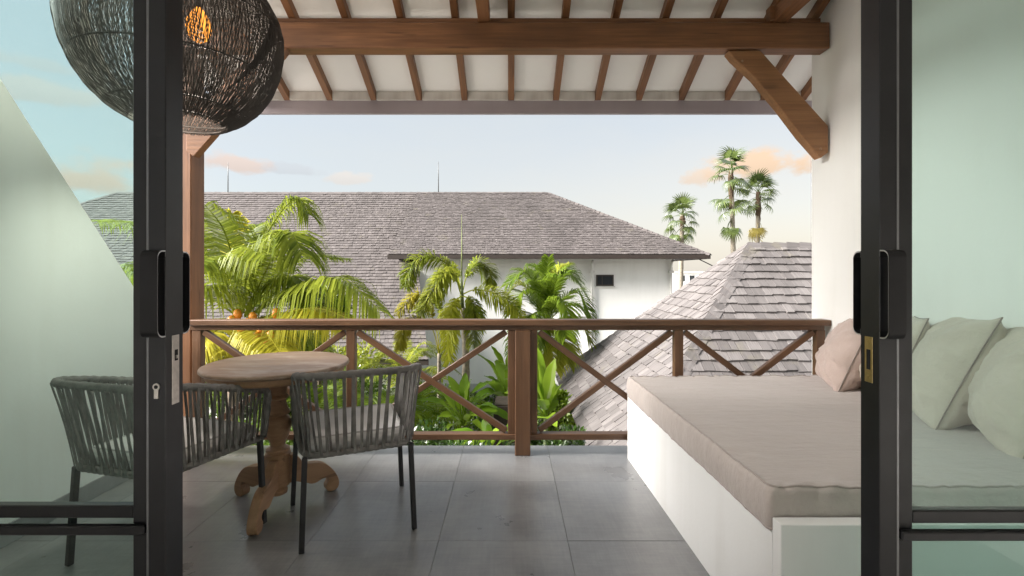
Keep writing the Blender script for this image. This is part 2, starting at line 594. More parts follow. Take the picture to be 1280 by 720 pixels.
# the unseen room behind the doors; the gap in its left wall is added for fill light
rf = box('floor', (XL, -4.5, -.22), (XR, .999, -.004), 'room_floor_board'); rf['kind'] = 'structure'
for nm, lo, hi in [('ceiling', (XL - .2, -4.7, 2.90), (XR + .2, 1.04, 3.05)),
                   ('wall_back', (XL - .2, -4.7, -.2), (XR + .2, -4.5, 2.90)),
                   ('wall_left', (XL - .2, -4.5, -.2), (XL, -4.0, 2.90)),
                   ('wall_left', (XL - .2, -.9, -.2), (XL, 1.04, 2.90)),
                   ('wall_right', (XR, -4.5, -.2), (XR + .2, 1.04, 2.90)),
                   ('wall_lintel', (XL - .2, 1.042, 2.46), (XR + .2, 1.29, 4.02))]:
    o = box(nm, lo, hi, 'room_paint'); o['kind'] = 'structure'

# side walls of the balcony
o = prism('wall', [(1.044, -.25), (3.20, -.25), (3.20, .836), (1.293, 3.229), (1.293, 2.45), (1.044, 2.45)], 'X', XL - .15, XL, 'cool_render')
tag(o, 'white side wall with steeply sloping top edge beside the woven chair', 'wall')
box('skirting', (XL, 1.25, .0015), (XL + .011, 3.19, .095), 'slate_tile', o, .001)
o = box('wall', (XR, 1.044, GZ), (XR + .21, 3.48, 3.55), 'white_render')
tag(o, 'tall white side wall rising behind the daybed pillows', 'wall')

# ------------------------------------------------------------------ balcony roof
SL = .459
def zr(D): return 3.026 - SL * (D - 3.35)
ang = math.atan(SL)
roof = thing('balcony_roof', 'pitched balcony roof with brown rafters under white boards and grey fascia', 'roof', (0, 4.07, 2.6))
prism('ceiling_deck', [(1.0, zr(1.0) + .066), (4.14, zr(4.14) + .066), (4.14, zr(4.14) + .15), (1.0, zr(1.0) + .15)], 'X', -2.55, 3.2, 'ceiling_board', roof)
prism('roof_back', [(1.0, zr(1.0) + .066), (1.0, zr(1.0) + .15), (-1.2, 5.15), (-1.2, 5.06)], 'X', -2.6, 3.2, 'eave_timber', roof)
RX = [-2.28, -1.885, -1.525, -1.155, -.770, -.387, 0.006, .385, .737, 1.085, 1.445, 1.83, 2.13, 2.47, 2.84]
for x in RX:
    beam('rafter', (x, 1.30, zr(1.30) + .0325), (x, 4.068, zr(4.068) + .0325), .05, .066, 'dark_timber', roof, .003)
box('fascia', (-2.56, 4.071, 2.592), (3.2, 4.10, 2.83), 'fascia_paint', roof, .003)
for a, b in zip(RX[:-1], RX[1:]):
    box('eave_board', (a + .0265, 4.036, 2.70), (b - .0265, 4.069, 2.768), 'stained_board', roof, .002)

# ------------------------------------------------------------------ timber frame
tf = thing('timber_frame', 'heavy brown timber beam on corner post with two angled braces', 'timber frame', (-2.18, 3.33, 0))
beam('beam', (-2.30, 3.314, 2.86), (2.172, 3.314, 2.86), .107, .18, 'dark_timber', tf, .006)
beam('wall_plate', (-2.28, 3.345, 2.976), (2.14, 3.345, 2.976), .075, .05, 'dark_timber', tf, .003)
beam('post', (-2.254, 3.38, 0.001), (-2.254, 3.38, 2.769), .108, .15, 'dark_timber', tf, .006, up=(0, 1, 0))
bp = [(911, 63), (951, 62.5), (1036, 157), (1036, 190), (1027, 197), (1003, 170), (975, 133), (945, 97), (918, 72)]
pts = [((px - VX) * 3.27 / F, EYE - (py - VY) * 3.27 / F) for px, py in bp]
prism('brace', [(x, min(z, 2.768)) for x, z in pts], 'Y', 3.274, 3.352, 'post_timber', tf, .004)
prism('brace', [(-x - .020, min(z, 2.768)) for x, z in pts], 'Y', 3.240, 3.303, 'dark_timber', tf, .004)
for px, py in ((928, 76), (1026, 186)):
    q = P(px, py, 3.27)
    m = MB(); m.tube([(q.x, 3.2745, q.z), (q.x, 3.270, q.z)], .009, 10); m.build('wooden_plug', 'table_timber', tf, True)
for x, w in [(-.18, .08), (1.835, .10), (-2.12, .09)]:
    beam('joist', (x, 1.30, 3.0), (x, 3.306, 3.0), w, .095, 'dark_timber', tf, .004)
box('wedge', (1.755, 3.24, 2.953), (1.786, 3.30, 3.05), 'dark_timber', tf, .003)

# ------------------------------------------------------------------ railing
rl = thing('balcony_railing', 'brown timber railing with crossed diagonal bars along the balcony edge', 'railing', (0, 3.31, 0))
RY = 3.312
beam('top_rail', (-2.195, RY, .9035), (2.182, RY, .9035), .105, .040, 'railing_timber', rl, .005)
beam('sub_rail', (-2.195, RY, .8675), (2.15, RY, .8675), .060, .031, 'railing_timber', rl, .002)
beam('bottom_rail', (-2.197, RY, .122), (2.15, RY, .122), .070, .040, 'railing_timber', rl, .004)
beam('post', (.0835, RY, .001), (.0835, RY, .8515), .105, .104, 'railing_timber', rl, .004, up=(0, 1, 0))
ups = [-2.150, .0067, .1605, -1.095, 1.155, 2.128]
for x in ups:
    w = .048 if abs(x - .083) < .1 else .06
    beam('upright', (x, RY, .143), (x, RY, .8515), w, .052, 'railing_timber', rl, .003, up=(0, 1, 0))
spans = [(-2.118, -1.126), (-1.064, -.0185), (.186, 1.124), (1.186, 2.097)]
for a, b in spans:
    beam('diagonal', (a + .012, RY - .004, .838), (b - .012, RY - .004, .160), .040, .036, 'railing_timber', rl, .003, up=(0, 1, 0))
    beam('diagonal', (a + .012, RY + .004, .160), (b - .012, RY + .004, .838), .040, .036, 'railing_timber', rl, .003, up=(0, 1, 0))

# ------------------------------------------------------------------ sliding doors
def door(side, D, xe, label, plate_mat, plate_z, keyhole):
    """side -1 left, +1 right; D distance of room-side face; xe edge facing the opening"""
    T = .062
    d = thing('sliding_door', label, 'door', (xe + side * .7, D + T / 2, 0), 'black framed sliding doors')
    W = 1.40
    z0, z1 = .012, 2.455
    def bx(name, xa, xb, ya, yb, za, zb, mat, bev=.002, parent=d):
        xa, xb = xe + side * xa, xe + side * xb
        return box(name, (min(xa, xb), D + ya, za), (max(xa, xb), D + yb, zb), mat, parent, bev)
    st = bx('stile', 0, .042, 0, T, z0, z1, 'black_steel')
    bx('bead', .0425, .094, .018, T - .012, z0 + .05, z1 - .05, 'black_steel', .003, st)
    bx('bead', .0425, .0505, .004, .0175, z0 + .05, z1 - .05, 'bevel_highlight', .002, st)  # thin pale strip added as the bevel's painted highlight
    st2 = bx('stile', W - .042, W, 0, T, z0, z1, 'black_steel')
    bx('bead', W - .094, W - .0425, .018, T - .012, z0 + .05, z1 - .05, 'black_steel', .003, st2)
    for za, zb in [(z0, z0 + .09), (z1 - .09, z1)]:
        bx('rail', .0945, W - .0945, .004, T - .004, za, zb, 'black_steel')
    mr = bx('rail', .0525, W - .0525, -.001, .017, .618, .640, 'black_steel', .003)
    bx('bead', .0945, W - .0945, .022, .047, .648, .679, 'black_steel', .003, mr)
    bx('glass_pane', .0935, W - .0935, .028, .034, .6785, z1 - .0895, 'tinted_glass', 0)
    bx('glass_pane', .0935, W - .0935, .028, .034, z0 + .0895, .6485, 'tinted_glass', 0)
    # flat-strip pull handles on both faces
    def pull(ysign, yface, w):
        zc, H, so, th, r = 1.198, .208, .026, .0035, .018
        prof = []
        for s in (1, -1):
            arc = [(so - r + r * math.sin(a), s * (H / 2 - r + r * math.cos(a))) for a in [R(q) for q in range(0, 91, 15)]]
            seg = [(0.0, s * (H / 2))] + arc
            lip = [(0.0, s * (H / 2 - .014))]
            if s == 1: prof += lip + seg
            else: prof += (lip + seg)[::-1]
        m = MB()
        rows = []
        nrm = []
        for i, p in enumerate(prof):
            a = Vector(prof[max(i - 1, 0)]); b = Vector(prof[min(i + 1, len(prof) - 1)])
            t = (b - a).normalized() if (b - a).length > 1e-6 else Vector((0, -1))
            nrm.append(Vector((-t.y, t.x)))
        x0, x1 = xe + side * .001, xe + side * w
        for i, p in enumerate(prof):
            q = Vector(p) - nrm[i] * th if nrm[i].x < 0 or True else Vector(p)
            yo, zo = yface + ysign * p[0], zc + p[1]
            inn = Vector(p) + (Vector((so * .4, 0)) - Vector(p)).normalized() * th
            yi, zi = yface + ysign * inn.x, zc + inn.y
            rows.append([Vector((x0, yo, zo)), Vector((x1, yo, zo)), Vector((x1, yi, zi)), Vector((x0, yi, zi)), Vector((x0, yo, zo))])
        m.quad_strip(rows)
        h = m.build('handle', 'black_pull', d)
        e = MB()
        e.quad_strip([[r_[0] - Vector((side * .0006, 0, 0)), r_[3] - Vector((side * .0006, 0, 0))] for r_ in rows])
        e.build('edge', 'bare_edge', h)
    pull(-1, D, .042)
    pull(1, D + T, .042)
    # lock face plate on the edge
    za, zb = plate_z
    yc = D + .033
    xp = xe - side * .0015
    lp = box('lock_plate', (min(xe, xp), yc - .0125, za), (max(xe, xp), yc + .0125, zb), plate_mat, d, .0004)
    zc = (za + zb) / 2
    xs_ = xe - side * .002
    if keyhole:
        box('latch_slot', (min(xe, xs_), yc - .004, zb - .063), (max(xe, xs_), yc + .007, zb - .036), 'slot_black', lp)
        box('latch', (min(xe, xs_ - side * .002), yc - .001, zb - .058), (max(xe, xs_ - side * .002), yc + .004, zb - .050), 'nickel', lp)
        screws = (zb - .014, za + .032, za + .012)
    else:
        box('latch_slot', (min(xe, xs_), yc - .006, zc - .024), (max(xe, xs_), yc + .006, zc + .024), 'slot_black', lp)
        screws = (zb - .012, za + .012)
    for z in screws:
        m = MB(); m.tube([(xe, yc + .001, z), (xs_, yc + .001, z)], .0028, 10); m.build('screw', plate_mat, lp)
    if keyhole:
        zk = .965
        xk = xe + side * .021
        pts_ = [(xk + .0085 * math.cos(a), zk + .010 + .0085 * math.sin(a)) for a in np.linspace(R(-55), R(235), 16)]
        pts_ += [(xk - .005, zk - .018), (xk + .005, zk - .018)]
        kc = prism('key_cylinder', pts_, 'Y', D - .003, D + .001, 'nickel', d)
        m = MB(); m.tube([(xk, D - .004, zk + .010), (xk, D - .003, zk + .010)], .0045, 12); m.build('keyway', 'slot_black', kc)
    return d
door(-1, 1.150, -.826, 'black steel sliding door with nickel lock plate and keyhole, in front of woven chair', 'nickel', (.926, 1.095), True)
door(1, 1.126, .866, 'black steel sliding door with brass strike plate, in front of the daybed', 'brass', (.984, 1.094), False)
tr = box('door_track', (XL + .012, 1.10, .0016), (XR - .002, 1.235, .010), 'black_steel', None, .001)
tag(tr, 'black floor track running under both sliding doors', 'track')

# ------------------------------------------------------------------ daybed
db = thing('daybed_base', 'white plastered built-in daybed base with raised end ledge', 'daybed', (1.5, 2.3, 0))
prism('base', [(.8335, 1.529), (2.183, 1.529), (2.183, 3.215), (.785, 3.215)], 'Z', .001, .42, 'cool_render', db, 0)
prism('end_ledge', [(.8345, 1.4805), (2.182, 1.4805), (2.182, 1.528), (.8335, 1.528)], 'Z', .001, .470, 'cool_render', db, .002)

def fbm(p, s, o=3):
    return mnoise.fractal(Vector(p) * s, 1.0, 2.0, o)

def slab_cushion(name, c00, c10, c11, c01, z0, z1, rad, nu, nv, mat, parent=None, wr=.004, seam=True, seam_mat='seam_fabric'):
    """soft slab between 4 plan corners with rounded rims and wrinkles; closed grid ring construction"""
    c00, c10, c11, c01 = [Vector((*c, 0)) for c in (c00, c10, c11, c01)]
    def plan(u, v):
        return c00 * (1 - u) * (1 - v) + c10 * u * (1 - v) + c11 * u * v + c01 * (1 - u) * v
    # border loop in (u,v) with rounded corners
    W = (c10 - c00).length; L = (c01 - c00).length
    loop = []
    rc = rad * 1.1
    ru, rv = rc / W, rc / L
    def arc(cu, cv, a0, a1):
        for a in np.linspace(a0, a1, 6)[:-1]:
            loop.append((cu + ru * math.cos(a), cv + rv * math.sin(a)))
    def run(u0, v0, u1, v1, n):
        for i in range(n):
            t = i / n; loop.append((u0 + (u1 - u0) * t, v0 + (v1 - v0) * t))
    run(ru, 0, 1 - ru, 0, nu); arc(1 - ru, rv, -math.pi / 2, 0)
    run(1, rv, 1, 1 - rv, nv); arc(1 - ru, 1 - rv, 0, math.pi / 2)
    run(1 - ru, 1, ru, 1, nu); arc(ru, 1 - rv, math.pi / 2, math.pi)
    run(0, 1 - rv, 0, rv, nv); arc(ru, rv, math.pi, 1.5 * math.pi)
    m = MB()
    H = z1 - z0
    prof = [(-.6, 0.0), (-.10, 0.0)]
    r_ = rad
    for a in np.linspace(-math.pi / 2, 0, 4): prof.append((-r_ * .6 + r_ * .6 * math.cos(a), r_ * .6 + r_ * .6 * math.sin(a)))
    for t in (.35, .5, .65): prof.append((.004, H * t))
    for a in np.linspace(0, math.pi / 2, 6): prof.append((-r_ + r_ * math.cos(a), H - r_ + r_ * math.sin(a)))
    for k in (.04, .07, .11, .16, .23, .32, .42, .52): prof.append((-r_ - k, H))
    cen = Vector((.5, .5))
    rows = []
    seam_pts = []
    for (ins, z) in prof:
        row = []
        for (u, v) in loop:
            du = (ins / W); dv = (ins / L)
            uu = .5 + (u - .5) * max(0, 1 + 2 * du) if True else u
            vv = .5 + (v - .5) * max(0, 1 + 2 * dv)
            p = plan(uu, vv); p.z = z0 + z
            n1 = fbm((p.x * 1.0, p.y * 1.0, p.z * 1.5 + 3), 2.2, 3)
            # fine gathers running down the sides, fading over the top
            edge = 1.0 if z < H - .001 else max(0, 1 + (ins + r_) / .12)
            per = u * W * (1 if v < .02 or v > .98 else 0) + v * L * (1 if u < .02 or u > .98 else 0)
            n2 = fbm((per * 1.0, 0, z * .12), 26, 2) * edge
            d = wr * 1.2 * n1 + wr * 1.5 * n2
            dirv = (plan(u, v) - plan(.5, .5)).normalized()
            p += dirv * d * .7
            p.z += d * .8 if z > H * .5 else 0
            row.append(p)
        row.append(row[0].copy())
        rows.append(row)
    m.quad_strip(rows)
    # cap the centre of top and bottom
    def cap(row, flip):
        b = len(m.v); c = sum(row[:-1], Vector()) / (len(row) - 1)
        m.v.append(c); m.v.extend(row)
        for j in range(len(row) - 1):
            f = (b, b + 1 + j, b + 2 + j)
            m.f.append(f[::-1] if flip else f); m.t.append(0)
    cap(rows[-1], False); cap(rows[0], True)
    o = m.build(name, mat, parent, True)
    if seam:
        i = len(prof) - 9
        s = MB(); s.tube([p + Vector((0, 0, .0012)) for p in rows[i - 1]], .0040, 6, False)
        s.build('piping', mat + '_piping', o, True)
        s = MB(); s.tube([p for p in rows[4]], .0040, 6, False)
        s.build('piping', mat + '_piping', o, True)
    return o
mt = slab_cushion('mattress', (.828, 1.538), (2.180, 1.538), (2.180, 3.205), (.776, 3.205), .4212, .556, .020, 60, 70, 'taupe_fabric', None, .007)
tag(mt, 'large taupe fabric mattress on the white daybed', 'mattress')

def pillow(label, loc, size, thick, yaw, lean, roll, mat, seed):
    """standing pillow: local x across, z up, y thickness"""
    n = 30
    rng = random.Random(seed)
    sx = rng.uniform(0, 50)
    def pt(u, v, s):
        au, av = abs(u), abs(v)
        e = max(0, (1 - au ** 2.6)) ** .62 * max(0, (1 - av ** 2.6)) ** .62
        pin = 1 - .10 * (1 - au ** 2) * av ** 3
        pin2 = 1 - .10 * (1 - av ** 2) * au ** 3
        x = u * size / 2 * pin2; z = v * size / 2 * pin
        th = thick / 2 * e * (1 + .12 * (-v))
        # creases running in from the corners and edges
        rad = math.hypot(u, v)
        a = math.atan2(v, u)
        cr = fbm((math.cos(a) * 2.2 + sx, math.sin(a) * 2.2, rad * .5 + s * 7), 2.6, 4) * min(1, rad * 1.1) * .034
        cr += fbm((u * 1.5 + sx, v * 1.5, s * 3), 1.3, 3) * .016
        return Vector((x, s * (th + cr * min(1, e * 2.2)), z + size / 2 * .96))
    m = MB()
    for s in (-1, 1):
        rows = [[pt(-1 + 2 * i / n, -1 + 2 * j / n, s) for i in range(n + 1)] for j in range(n + 1)]
        if s == 1: rows = rows[::-1]
        m.quad_strip(rows)
    M = Matrix.Translation(loc) @ Matrix.Rotation(yaw, 4, 'Z') @ Matrix.Rotation(lean, 4, 'X') @ Matrix.Rotation(roll, 4, 'Y')
    o = m.build('pillow', mat, None, True, M)
    bm = bmesh.new(); bm.from_mesh(o.data); bmesh.ops.remove_doubles(bm, verts=bm.verts, dist=.0004)
    bmesh.ops.recalc_face_normals(bm, faces=bm.faces)
    bm.to_mesh(o.data); bm.free()
    o.data.polygons.foreach_set('use_smooth', [True] * len(o.data.polygons))
    per = [(-1 + 2 * i / n, -1) for i in range(n)] + [(1, -1 + 2 * i / n) for i in range(n)] + [(1 - 2 * i / n, 1) for i in range(n)] + [(-1, 1 - 2 * i / n) for i in range(n + 1)]
    s = MB(); s.tube([pt(u, v, 0) for u, v in per], .0032, 6, False)
    sm = s.build('piping', 'seam_fabric', o, True)
    sm.matrix_parent_inverse = Matrix.Identity(4)
    tag(o, label, 'pillow', 'pillows along the daybed wall')
    return o
def stand(label, x, y, size, thick, yaw, lean, roll, mat, seed):
    # x, y: where the lower near corner rests on the mattress
    c = Vector((x, y, .532)) + Vector((math.cos(yaw), math.sin(yaw), 0)) * size * .48
    return pillow(label, c, size, thick, yaw, lean, roll, mat, seed)
stand('blush pillow on the daybed, next to the railing end', 1.895, 2.79, .49, .25, R(62), R(22), R(2), 'blush_fabric', 1)
stand('beige pillow against the wall, half hidden behind a plumper pillow', 1.935, 2.47, .54, .26, R(60), R(18), R(-3), 'pillow_fabric', 2)
stand('plump beige pillow with long curved seam leaning on the wall', 1.865, 2.12, .57, .31, R(56), R(23), R(3), 'pillow_fabric', 3)
stand('beige pillow cut off by the frame beside the plump one', 1.90, 1.79, .55, .30, R(58), R(20), R(-3), 'pillow_fabric', 4)

# ------------------------------------------------------------------ table
tb = thing('pedestal_table', 'round carved wooden pedestal table on three scroll feet', 'table', (-1.246, 2.573, 0))
TX, TY = -1.246, 2.573
def lathe_obj(name, prof, mat, parent, n=48, smooth=True):
    m = MB(); m.lathe(prof, n)
    o = m.build(name, mat, parent, smooth, Matrix.Translation((TX, TY, 0)))
    o.data.set_sharp_from_angle(angle=R(40))
    return o
lathe_obj('table_top', [(.02, .739), (.345, .739), (.357, .743), (.363, .750), (.363, .758), (.360, .763), (.354, .766), (.02, .766)], 'table_top_timber', tb, 64)
lathe_obj('apron', [(.05, .702), (.318, .702), (.329, .707), (.335, .716), (.337, .738), (.05, .738)], 'table_timber', tb, 64)
prof = [(.030, .060), (.046, .068), (.050, .085), (.040, .100), (.030, .106), (.060, .112), (.060, .262), (.064, .270), (.064, .283), (.056, .290), (.060, .298), (.058, .308),
        (.045, .315), (.036, .326), (.040, .345), (.054, .375), (.064, .410), (.067, .440), (.064, .462), (.054, .476), (.040, .482),
        (.040, .487), (.058, .492), (.062, .500), (.056, .508), (.050, .520), (.043, .548), (.040, .570), (.050, .574), (.054, .582), (.050, .590),
        (.042, .596), (.044, .620), (.054, .655), (.064, .680), (.068, .697)]
lathe_obj('pedestal', prof, 'table_timber', tb, 40)
# S-scroll feet
outline = [(.050, .255), (.060, .262), (.085, .258), (.100, .240), (.112, .225), (.118, .205), (.135, .195), (.165, .188), (.205, .182), (.245, .165), (.285, .125),
           (.312, .080), (.322, .045), (.318, .018), (.300, .002), (.272, .001), (.252, .016), (.248, .040), (.258, .056), (.262, .072), (.248, .086),
           (.222, .084), (.195, .074), (.165, .075), (.135, .092), (.110, .100), (.090, .110), (.050, .112)]
sm_out = [tuple(p)[:2] for p in [(q.x, q.y) for q in bez([Vector((a, b, 0)) for a, b in outline], 70)]]
for px, py in [(315, 672), (302.6, 618.4), (418, 611)]:
    D = EYE * F / (py - VY)
    a = math.atan2(D - TY, (px - VX) * D / F - TX)
    f = prism('foot', [(x, max(z, .001)) for x, z in sm_out], 'Y', -.024, .024, 'table_timber', None, .003)
    c = f.location.copy()
    f.matrix_basis = Matrix.Translation((TX, TY, 0)) @ Matrix.Rotation(a, 4, 'Z') @ Matrix.Translation(c)
    f.parent = tb; f.matrix_parent_inverse = world_of(tb).inverted()

# ------------------------------------------------------------------ woven armchairs
def make_chair():
    root = thing('woven_armchair', '', 'armchair', (0, 0, 0), 'woven armchairs at the pedestal table')
    # plan paths of the two rails, from front left round the back to front right
    def upath(hw_f, hw_b, yf, yb, r, n=120):
        pts = []
        left = [Vector((-hw_f, yf, 0)), Vector((-hw_b, yb + r, 0))]
        pts.append(left[0])
        for t in np.linspace(0, 1, 12)[1:]: pts.append(left[0].lerp(left[1], t))
        for a in np.linspace(math.pi, 1.5 * math.pi, 10)[1:]:
            pts.append(Vector((-hw_b + r + r * math.cos(a), yb + r + r * math.sin(a), 0)))
        half = pts
        full = half + [Vector((-p.x, p.y, 0)) for p in half[::-1]]
        # resample by arc length
        d = [0]
        for a, b in zip(full[:-1], full[1:]): d.append(d[-1] + (b - a).length)
        out = []
        for i in range(n):
            s = d[-1] * i / (n - 1)
            k = max(0, min(len(d) - 2, int(np.searchsorted(d, s)) - 1))
            t = (s - d[k]) / max(1e-9, d[k + 1] - d[k])
            out.append(full[k].lerp(full[k + 1], min(1, max(0, t))))
        return out
    N = 121
    bot = upath(.278, .245, .255, -.255, .09, N)
    top = upath(.292, .274, .272, -.330, .10, N)
    for p in bot: p.z = .425
    for p in top:
        t = max(0, min(1, (p.y + .30) / .52))
        p.z = .795 - .125 * t ** 1.25
    # round the front top corners: last bit of the top rail dips down to the bottom rail
    frame_top = []
    def front(pt, pb):
        a = []
        for t in np.linspace(0, 1, 8):
            a.append(pb.lerp(pt, t))
        return a
    L0 = [bot[0] + Vector((0, .004, 0)), bot[0].lerp(top[0], .5) + Vector((0, .012, 0)), bot[0].lerp(top[0], .82) + Vector((0, .010, 0)),
          bot[0].lerp(top[0], .95) + Vector((0, -.006, 0))]
    R0 = [Vector((-p.x, p.y, p.z)) for p in L0]
    path = bez(L0, 14) + top[4:-4] + bez(R0[::-1], 14)
    rng = random.Random(3)
    m = MB(); m.tube(path, [.0168 + .0018 * math.sin(i * 2.1) + rng.uniform(-.0006, .0006) for i in range(len(path))], 8)
    m.build('wrapped_rail', 'woven_strap', root, True)
    m = MB(); m.tube(bot, [.0142 + .0015 * math.sin(i * 2.3) for i in range(N)], 8)
    m.build('wrapped_rail', 'woven_strap', root, True)
    ns = 41
    cen = Vector((0, 0, 0))
    def at(path_, s):
        s = max(0, min(1, s)) * (N - 1); k = min(N - 2, int(s)); return path_[k].lerp(path_[k + 1], s - k)
    for i in range(ns):
        s = .018 + .964 * i / (ns - 1)
        sl = .5 - abs(s - .5)
        slant = rng.uniform(-.0025, .0025) + (.004 if i % 2 else -.002) * (1 if s < .5 else -1)
        m = MB()
        for lay, off, ds in ((0, .0160, slant), (1, -.0150, -slant + .005)):
            a, b = at(top, s), at(bot, s + ds)
            tang = (at(top, s + .01) - at(top, s - .01)); tang.z = 0; tang.normalize()
            outw = Vector((tang.y, -tang.x, 0))
            if outw.dot(Vector((a.x, a.y + .02, 0))) < 0: outw = -outw
            w = .0070 if lay == 0 else .0055
            rows = []
            for t in np.linspace(0, 1, 5):
                bow = -.006 * math.sin(math.pi * t) * (1 if lay == 0 else -1)
                p = a.lerp(b, t) + outw * (off + bow)
                if t == 0: p.z -= .002
                if t == 1: p.z += .001
                tw = tang
                rows.append([p - tw * w, p - tw * w + outw * .003, p + tw * w + outw * .003, p + tw * w, p - tw * w])
            m.quad_strip(rows)
        m.build('strap', 'woven_strap', root)
    for sx in (-1, 1):
        beam('leg', (sx * .252, -.25, .001), (sx * .238, -.232, .418), .024, .024, 'leg_metal', root, .003, up=(0, 1, 0))
        beam('leg', (sx * .290, .25, .001), (sx * .272, .244, .418), .024, .024, 'leg_metal', root, .003, up=(0, 1, 0))
    prism('seat_base', [(-.255, .245), (.255, .245), (.225, -.225), (-.225, -.225)], 'Z', .402, .420, 'woven_strap', root, .003)
    slab_cushion('seat_cushion', (-.215, -.215), (.215, -.215), (.245, .262), (-.245, .262), .4215, .490, .024, 14, 14, 'seat_fabric', root, .002, True)
    return root
ch = make_chair()
def place(o, x, y, heading, label):
    o.location = (x, y, 0); o.rotation_euler = (0, 0, heading - math.pi / 2); o['label'] = label
ch2 = copy_tree(ch)
place(ch, -.800, 2.463, math.atan2(.46, -.205), 'grey strap-woven armchair with its back to the open doorway')
place(ch2, -1.572, 2.222, R(75), 'grey strap-woven armchair beside the sloping white wall, behind the glass door')

# ------------------------------------------------------------------ woven pendant lamp
LX, LY, LZ = -1.665, 2.42, 2.46
lamp = thing('pendant_lamp', 'large dark woven rattan globe pendant with glowing orange bulb', 'lamp', (LX, LY, LZ))
LA, LBU, LBD = .475, .36, .50
def lp(th, ph, k=1.0):
    """th 0 bottom .. pi top"""
    c = -math.cos(th)
    s = max(0, math.sin(th)) ** .86
    b = LBU if c > 0 else LBD
    return Vector((LX + k * LA * s * math.cos(ph), LY + k * LA * s * math.sin(ph), LZ + k * b * c))
rng = random.Random(11)
m = MB()
m2 = MB()
def strand(mb, th0, th1, ph0, ph1, r, k=1.0, n=9):
    mb.tube([lp(th0 + (th1 - th0) * i / (n - 1), ph0 + (ph1 - ph0) * i / (n - 1), k) for i in range(n)], r, 3, False)
# overlapping fans of parallel canes
for j in range(16):
    base = j / 16 * 2 * math.pi
    sl = .30 if j % 2 else -.34
    for i in range(52):
        ph = base + (i / 52 - .5) * .80
        a, b = (.42, 2.75)
        wob = rng.uniform(-.012, .012)
        strand(m, a + rng.uniform(-.08, .03), b, ph + wob - sl * .5, ph + wob + sl * .5, .0017, 1.0 if j % 2 else .985, 12)
for j in range(12):
    base = j / 12 * 2 * math.pi + .1
    sl = 1.0 if j % 2 else -1.0
    for i in range(30):
        q = i / 30
        strand(m2, .75 + q * .45, 1.5 + q * .9, base + q * .2, base + q * .2 + sl * .5, .0018, .972, 8)
m.build('woven_shell', 'rattan', lamp)['kind'] = 'stuff'
m2.build('woven_lining', 'rattan_dark', lamp)['kind'] = 'stuff'
for k, th in enumerate([.40, .62, 1.12, 1.72, 2.3, 2.75]):
    m = MB(); m.tube([lp(th, a, .982) for a in np.linspace(0, 2 * math.pi, 65)], .0045, 6, False)
    m.build('hoop', 'rattan_dark', lamp, True)
m = MB(); m.lathe([(.012, -.085), (.040, -.065), (.055, -.02), (.050, .018), (.028, .06), (.014, .08)], 20)
m.build('bulb', 'bulb_glow', lamp, True, Matrix.Translation((-1.50, 2.31, 2.44)))
m = MB(); m.tube([(-1.50, 2.31, 2.52), (-1.52, 2.33, 2.60), (LX, LY, LZ + .33)], .014, 8)
m.build('lamp_holder', 'cord_black', lamp, True)
m = MB(); m.tube([(LX, LY, LZ + .32), (LX, LY, zr(LY) + .064)], .006, 8)
m.build('cord', 'cord_black', lamp, True)
bl = bpy.data.lights.new('bulb_light', 'POINT'); bl.energy = 18; bl.color = (1, .87, .74); bl.shadow_soft_size = .12
blo = bpy.data.objects.new('bulb_light', bl); blo.location = (-1.50, 2.31, 2.33); COL.objects.link(blo)
blo.parent = lamp; blo.matrix_parent_inverse = world_of(lamp).inverted()

# ================================================================== NEIGHBOURING ROOFS
def shingle_field(O, U, V, poly, expo, wid, rng, t0=.016, over=1.35):
    """O origin, U along eave, V up slope (unit vectors); poly convex (u,v). returns list of pieces (quad corner uv, tint, clipped)"""
    vs = [p[1] for p in poly]; v0, v1 = min(vs), max(vs)
    n = len(poly)
    def span(v):
        xs_ = []
        for i in range(n):
            a, b = poly[i], poly[(i + 1) % n]
            if (a[1] - v) * (b[1] - v) <= 0 and abs(a[1] - b[1]) > 1e-9:
                t = (v - a[1]) / (b[1] - a[1]); xs_.append(a[0] + (b[0] - a[0]) * t)
        return (min(xs_), max(xs_)) if len(xs_) >= 2 else None
    out = []
    rows = int((v1 - v0) / expo)
    ex = (v1 - v0) / rows
    for r in range(rows):
        a = v0 + r * ex + 1e-4; b = min(a + ex * over, v1 - 1e-4)
        sa, sb = span(a), span(b)
        if not sa or not sb: continue
        u = sa[0] - rng.uniform(0, wid)
        while u < sa[1]:
            w = wid * rng.choice([.62, .8, 1.0, 1.0, 1.2])
            ua, ub = u, u + w - .006
            la, ra = max(ua, sa[0]), min(ub, sa[1])
            lb, rb = max(ua, sb[0]), min(ub, sb[1])
            u += w
            if ra - la < .012: continue
            if rb < lb: lb = rb = min(max((la + ra) / 2, sb[0]), sb[1])
            jit = rng.uniform(-.012, .010) if r > 0 else rng.uniform(0, .006)
            clipped = (la, ra, lb, rb) != (ua, ub, ua, ub)
            out.append(((la, a - jit if not clipped else a), (ra, a - jit if not clipped else a), (rb, b), (lb, b), t0 * rng.uniform(.75, 1.35), rng.random(), clipped))
    return out

